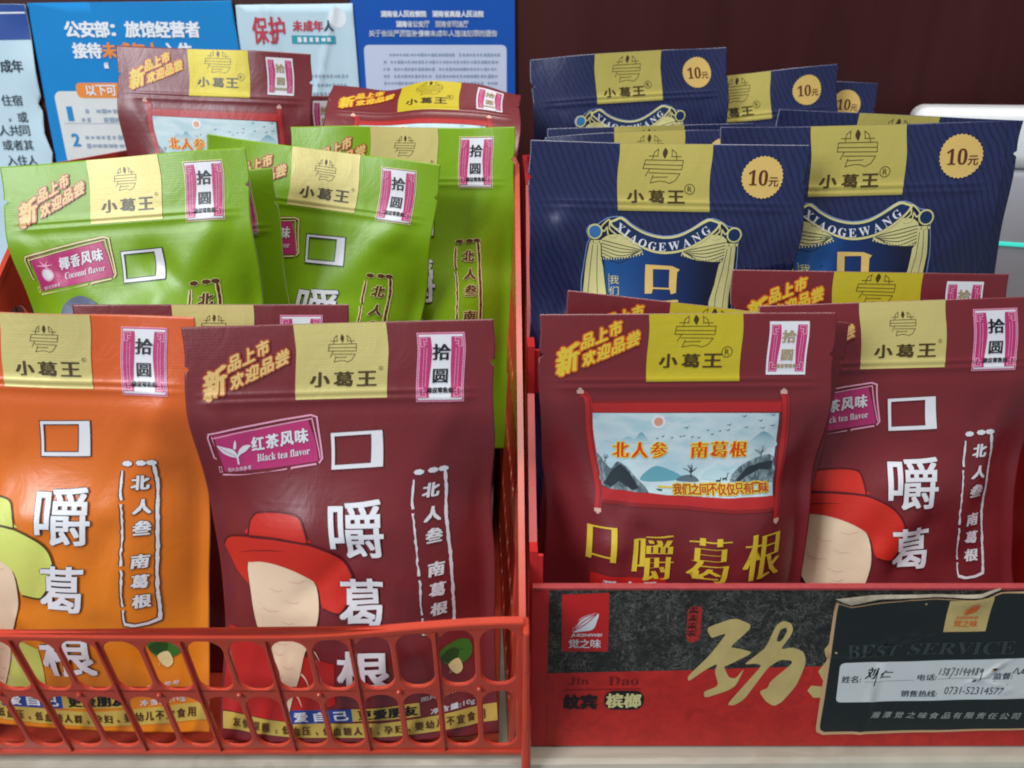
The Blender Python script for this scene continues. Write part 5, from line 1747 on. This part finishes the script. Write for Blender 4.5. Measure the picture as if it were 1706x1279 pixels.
# ------------------------------------------------------------------ notices on the wall
WY = .70
def notice(name, outline, mat, curlf, label, cat='notice'):
    p = Print()
    p.poly(outline, mat, 0)
    a = np.array(outline)
    gx = list(np.arange(a[:, 0].min() + 2, a[:, 0].max(), 3.0))
    gy = list(np.arange(a[:, 1].min() + 4, a[:, 1].max(), 8.0))
    def fm(Q):
        def pos(q):
            return np.stack([q[:, 0] * .001, WY - .0006 - q[:, 2] * .00012 - curlf(q[:, 0], q[:, 1]), q[:, 1] * .001], -1)
        e = .5
        n = np.cross(pos(Q + [e, 0, 0]) - pos(Q - [e, 0, 0]), pos(Q + [0, e, 0]) - pos(Q - [0, e, 0]))
        return pos(Q), n / np.linalg.norm(n, axis=1, keepdims=True)
    o = link(name, p.done(gx, gy).mesh(name, fm))
    so = o.modifiers.new('thickness', 'SOLIDIFY')
    so.thickness = .0003
    so.offset = -1
    tag(o, label, cat)
    def part(nm, pr):
        return link(nm, pr.done(gx, gy).mesh(nm, fm), o)
    return part

def rows(p, x0, x1, ys, h, m, seed, layer=3):
    """lines of print too small and blurred to read: a run of little blocks"""
    r = random.Random(seed)
    for y in ys:
        x = x0 + (r.uniform(0, 8) if r.random() < .3 else 0)
        while x < x1:
            w_ = h * r.uniform(.55, .95)
            if r.random() > .06:
                p.stroke([(x, y), (x + w_, y)], h * r.uniform(.45, .9), m, layer)
            x += h * 1.08

def chars(p, st, x0, y, size, m, bold, layer=3, step=1.06):
    for i, ch in enumerate(st):
        if ch == ' ':
            continue
        x = x0 + i * size * step
        if ch in '，、：:“':
            p.text(ch, (x + .1 * size, y - size * (.0 if ch == '“' else .2 if ch in '：:' else .65), x + .35 * size, y - size * (.4 if ch == '“' else .9)), m, layer, bold)
        else:
            p.text(ch, (x, y, x + size, y - size), m, layer, bold)

# far left sheet with torn right edge
part = notice('torn_notice', [(-480, 352), (-397.4, 350.3), (-399, 322), (-401, 279.3), (-404.8, 274), (-402.3, 268), (-404, 250), (-400.5, 233.5), (-404.5, 221), (-401.4, 203.5), (-407, 180), (-410, 120), (-480, 110)], 'paper_ice',
              lambda x, y: .0016 * smooth01((x + 425) / 26) * (1 + .6 * np.sin(y * .11)), 'pale torn sheet with a navy band, at the far left of the wall')
p = Print()
p.poly([(-480, 352), (-397.6, 350.1), (-399.2, 324), (-480, 323)], 'paper_navy', 1)
p.stroke([(-480, 343.6), (-399.0, 344.2)], 1.2, 'text_white', 2)
part('navy_band', p)
p = Print()
for st, xr_, y, s_, b_ in (('成年', -409.5, 308.5, 9.6, (.22, .18)), ('住宿', -417, 281, 8.6, (.08, .08)), ('，或', -415.5, 267.5, 8.6, (.08, .08)), ('人共同', -416, 256.5, 8.6, (.08, .08)),
                         ('或者其', -415.5, 244.5, 8.6, (.08, .08)), ('入住人', -414.8, 231.5, 8.6, (.08, .08)), ('我', -437, 202, 8.4, (.08, .08)), ('者', -438, 189, 8.4, (.08, .08))):
    if st == '我':
        part('lettering', p)
        p = Print()
    chars(p, st, xr_ - len(st) * s_ * 1.08, y, s_, 'text_dark', b_)
part('lettering', p)
# sky blue poster
part = notice('blue_poster', [(-397, 351.5), (-228.9, 353.2), (-226.9, 313), (-232, 200), (-401, 196), (-400.4, 214)], 'paper_blue', lambda x, y: .0012 * smooth01((x + 250) / 24) + .0005 * np.sin(x * .05),
              'sky blue poster with large white and orange characters behind the red basket', 'poster')
p = Print()
chars(p, '公安部：旅馆经营者', -369.5, 337.6, 11.6, 'text_white', (.5, .4), step=1.07)
chars(p, '接待', -366, 321.4, 11.4, 'text_white', (.5, .4))
chars(p, '未成年人', -341.5, 321.4, 11.4, 'text_orange', (.5, .4))
chars(p, '入住', -291, 321.4, 11.4, 'text_white', (.5, .4))
chars(p, '“', -343, 306.5, 11.4, 'text_white', (.4, .3))
part('headline', p)
p = Print()
p.poly(rrect(-318, 240, 144, 88, 6), 'sticker_white', 1)
p.poly(rrect(-335, 284.6, 70, 12, 4), 'text_orange', 2)
p.stroke([(-386, 258), (-250, 258)], .4, 'text_grey', 2)
pn = part('white_panel', p)
p = Print()
chars(p, '以下可', -361.5, 288.8, 8.2, 'text_white', (.2, .15), 4)
p.text('1', (-381.3, 271.6, -377.2, 260.4), 'text_cyan', 3, (.4, .3))
p.text('2', (-381.8, 249.6, -375.5, 239.4), 'text_cyan', 3, (.4, .3))
rows(p, -370, -262, (268, 261, 246.5, 239.6), 4.4, 'text_grey', 3)
o_ = part('panel_lettering', p)
o_.parent = pn
# pale creased sheet
part = notice('creased_notice', [(-226.4, 350.1), (-130.3, 351.1), (-129.2, 284), (-131, 230), (-231, 228), (-228, 300)], 'paper_ice',
              lambda x, y: .0022 * np.exp(-((x + 197 + .18 * (y - 320)) / 3.2) ** 2) + .0012 * np.exp(-((x + 160 - .3 * (y - 300)) / 3) ** 2) + .002 * smooth01((x + 142) / 12), 'pale creased sheet with red characters between the two blue posters')
p = Print()
for i, ch in enumerate('保护'):
    p.text(ch, (-214.5 + i * 14, 341, -202 + i * 14, 321), 'text_red', 3, (.4, .3))
part('headline', p)
p = Print()
for i, ch in enumerate('未成年人'):
    p.text(ch, (-181 + i * 8.6, 338.4, -173.4 + i * 8.6, 330.4), 'text_red' if i < 3 else 'text_dark', 3, (.3, .22))
part('subheading', p)
p = Print()
p.poly([(-182.9, 327.4), (-146.4, 327.0), (-146.4, 320.6), (-182.9, 321)], 'text_teal', 2)
rows(p, -178, -151, (324,), 4.6, 'text_white', 9, 4)
rows(p, -176, -140, (296, 289, 282, 275), 3.0, 'text_grey', 10)
p.circle((-143.5, 340.5), 7.5, 'text_white', 1)
part('small_print', p)
# deep blue poster
part = notice('deep_blue_poster', [(-132.1, 376), (2.1, 376), (3.2, 262), (-131.5, 262)], 'paper_deep', lambda x, y: .0004 * np.sin(x * .06) + .0008, 'deep blue poster with a pale text panel at the right of the notices', 'poster')
p = Print()
for st, x0_, x1_, y in (('湖南省人民检察院 湖南省高级人民法院', -107.5, -23, 345.6), ('湖南省公安厅 湖南省司法厅', -95.4, -35.6, 338), ('关于依法严厉惩治侵害未成年人违法犯罪的通告', -118.2, -11.9, 331)):
    n_ = len(st)
    w_ = (x1_ - x0_) / n_
    for i, ch in enumerate(st):
        if ch != ' ':
            p.text(ch, (x0_ + w_ * i, y, x0_ + w_ * (i + .92), y - 4.6), 'text_white', 3, (.16, .12))
part('headline', p)
p = Print()
p.poly(rrect(-64, 288, 119, 64, 4), 'notice_panel', 1)
pn = part('text_panel', p)
p = Print()
rows(p, -108, -12, (312.5, 307, 301.5, 296, 290.5, 280, 274.5), 2.7, 'text_grey', 21)
o_ = part('panel_lettering', p)
o_.parent = pn

# ------------------------------------------------------------------ white device
root = empty('white_device', (.298, .604, 0))
tag(root, 'white plastic device with a turquoise strip standing behind the blue pouches at the right', 'device')
bd = box('housing', .300, .606, .0, .50, .688, .232, 'device_grey', None, .006, None, 4)
ld = box('lid', .298, .604, .2322, .502, .690, .2745, 'device_white', None, .010, None, 5)
st_ = box('light_strip', .366, .6050, .1772, .50, .6064, .1800, 'turquoise', None, .0005)
adopt(root, [bd, ld, st_])
root.rotation_euler = (0, 0, R(-24))
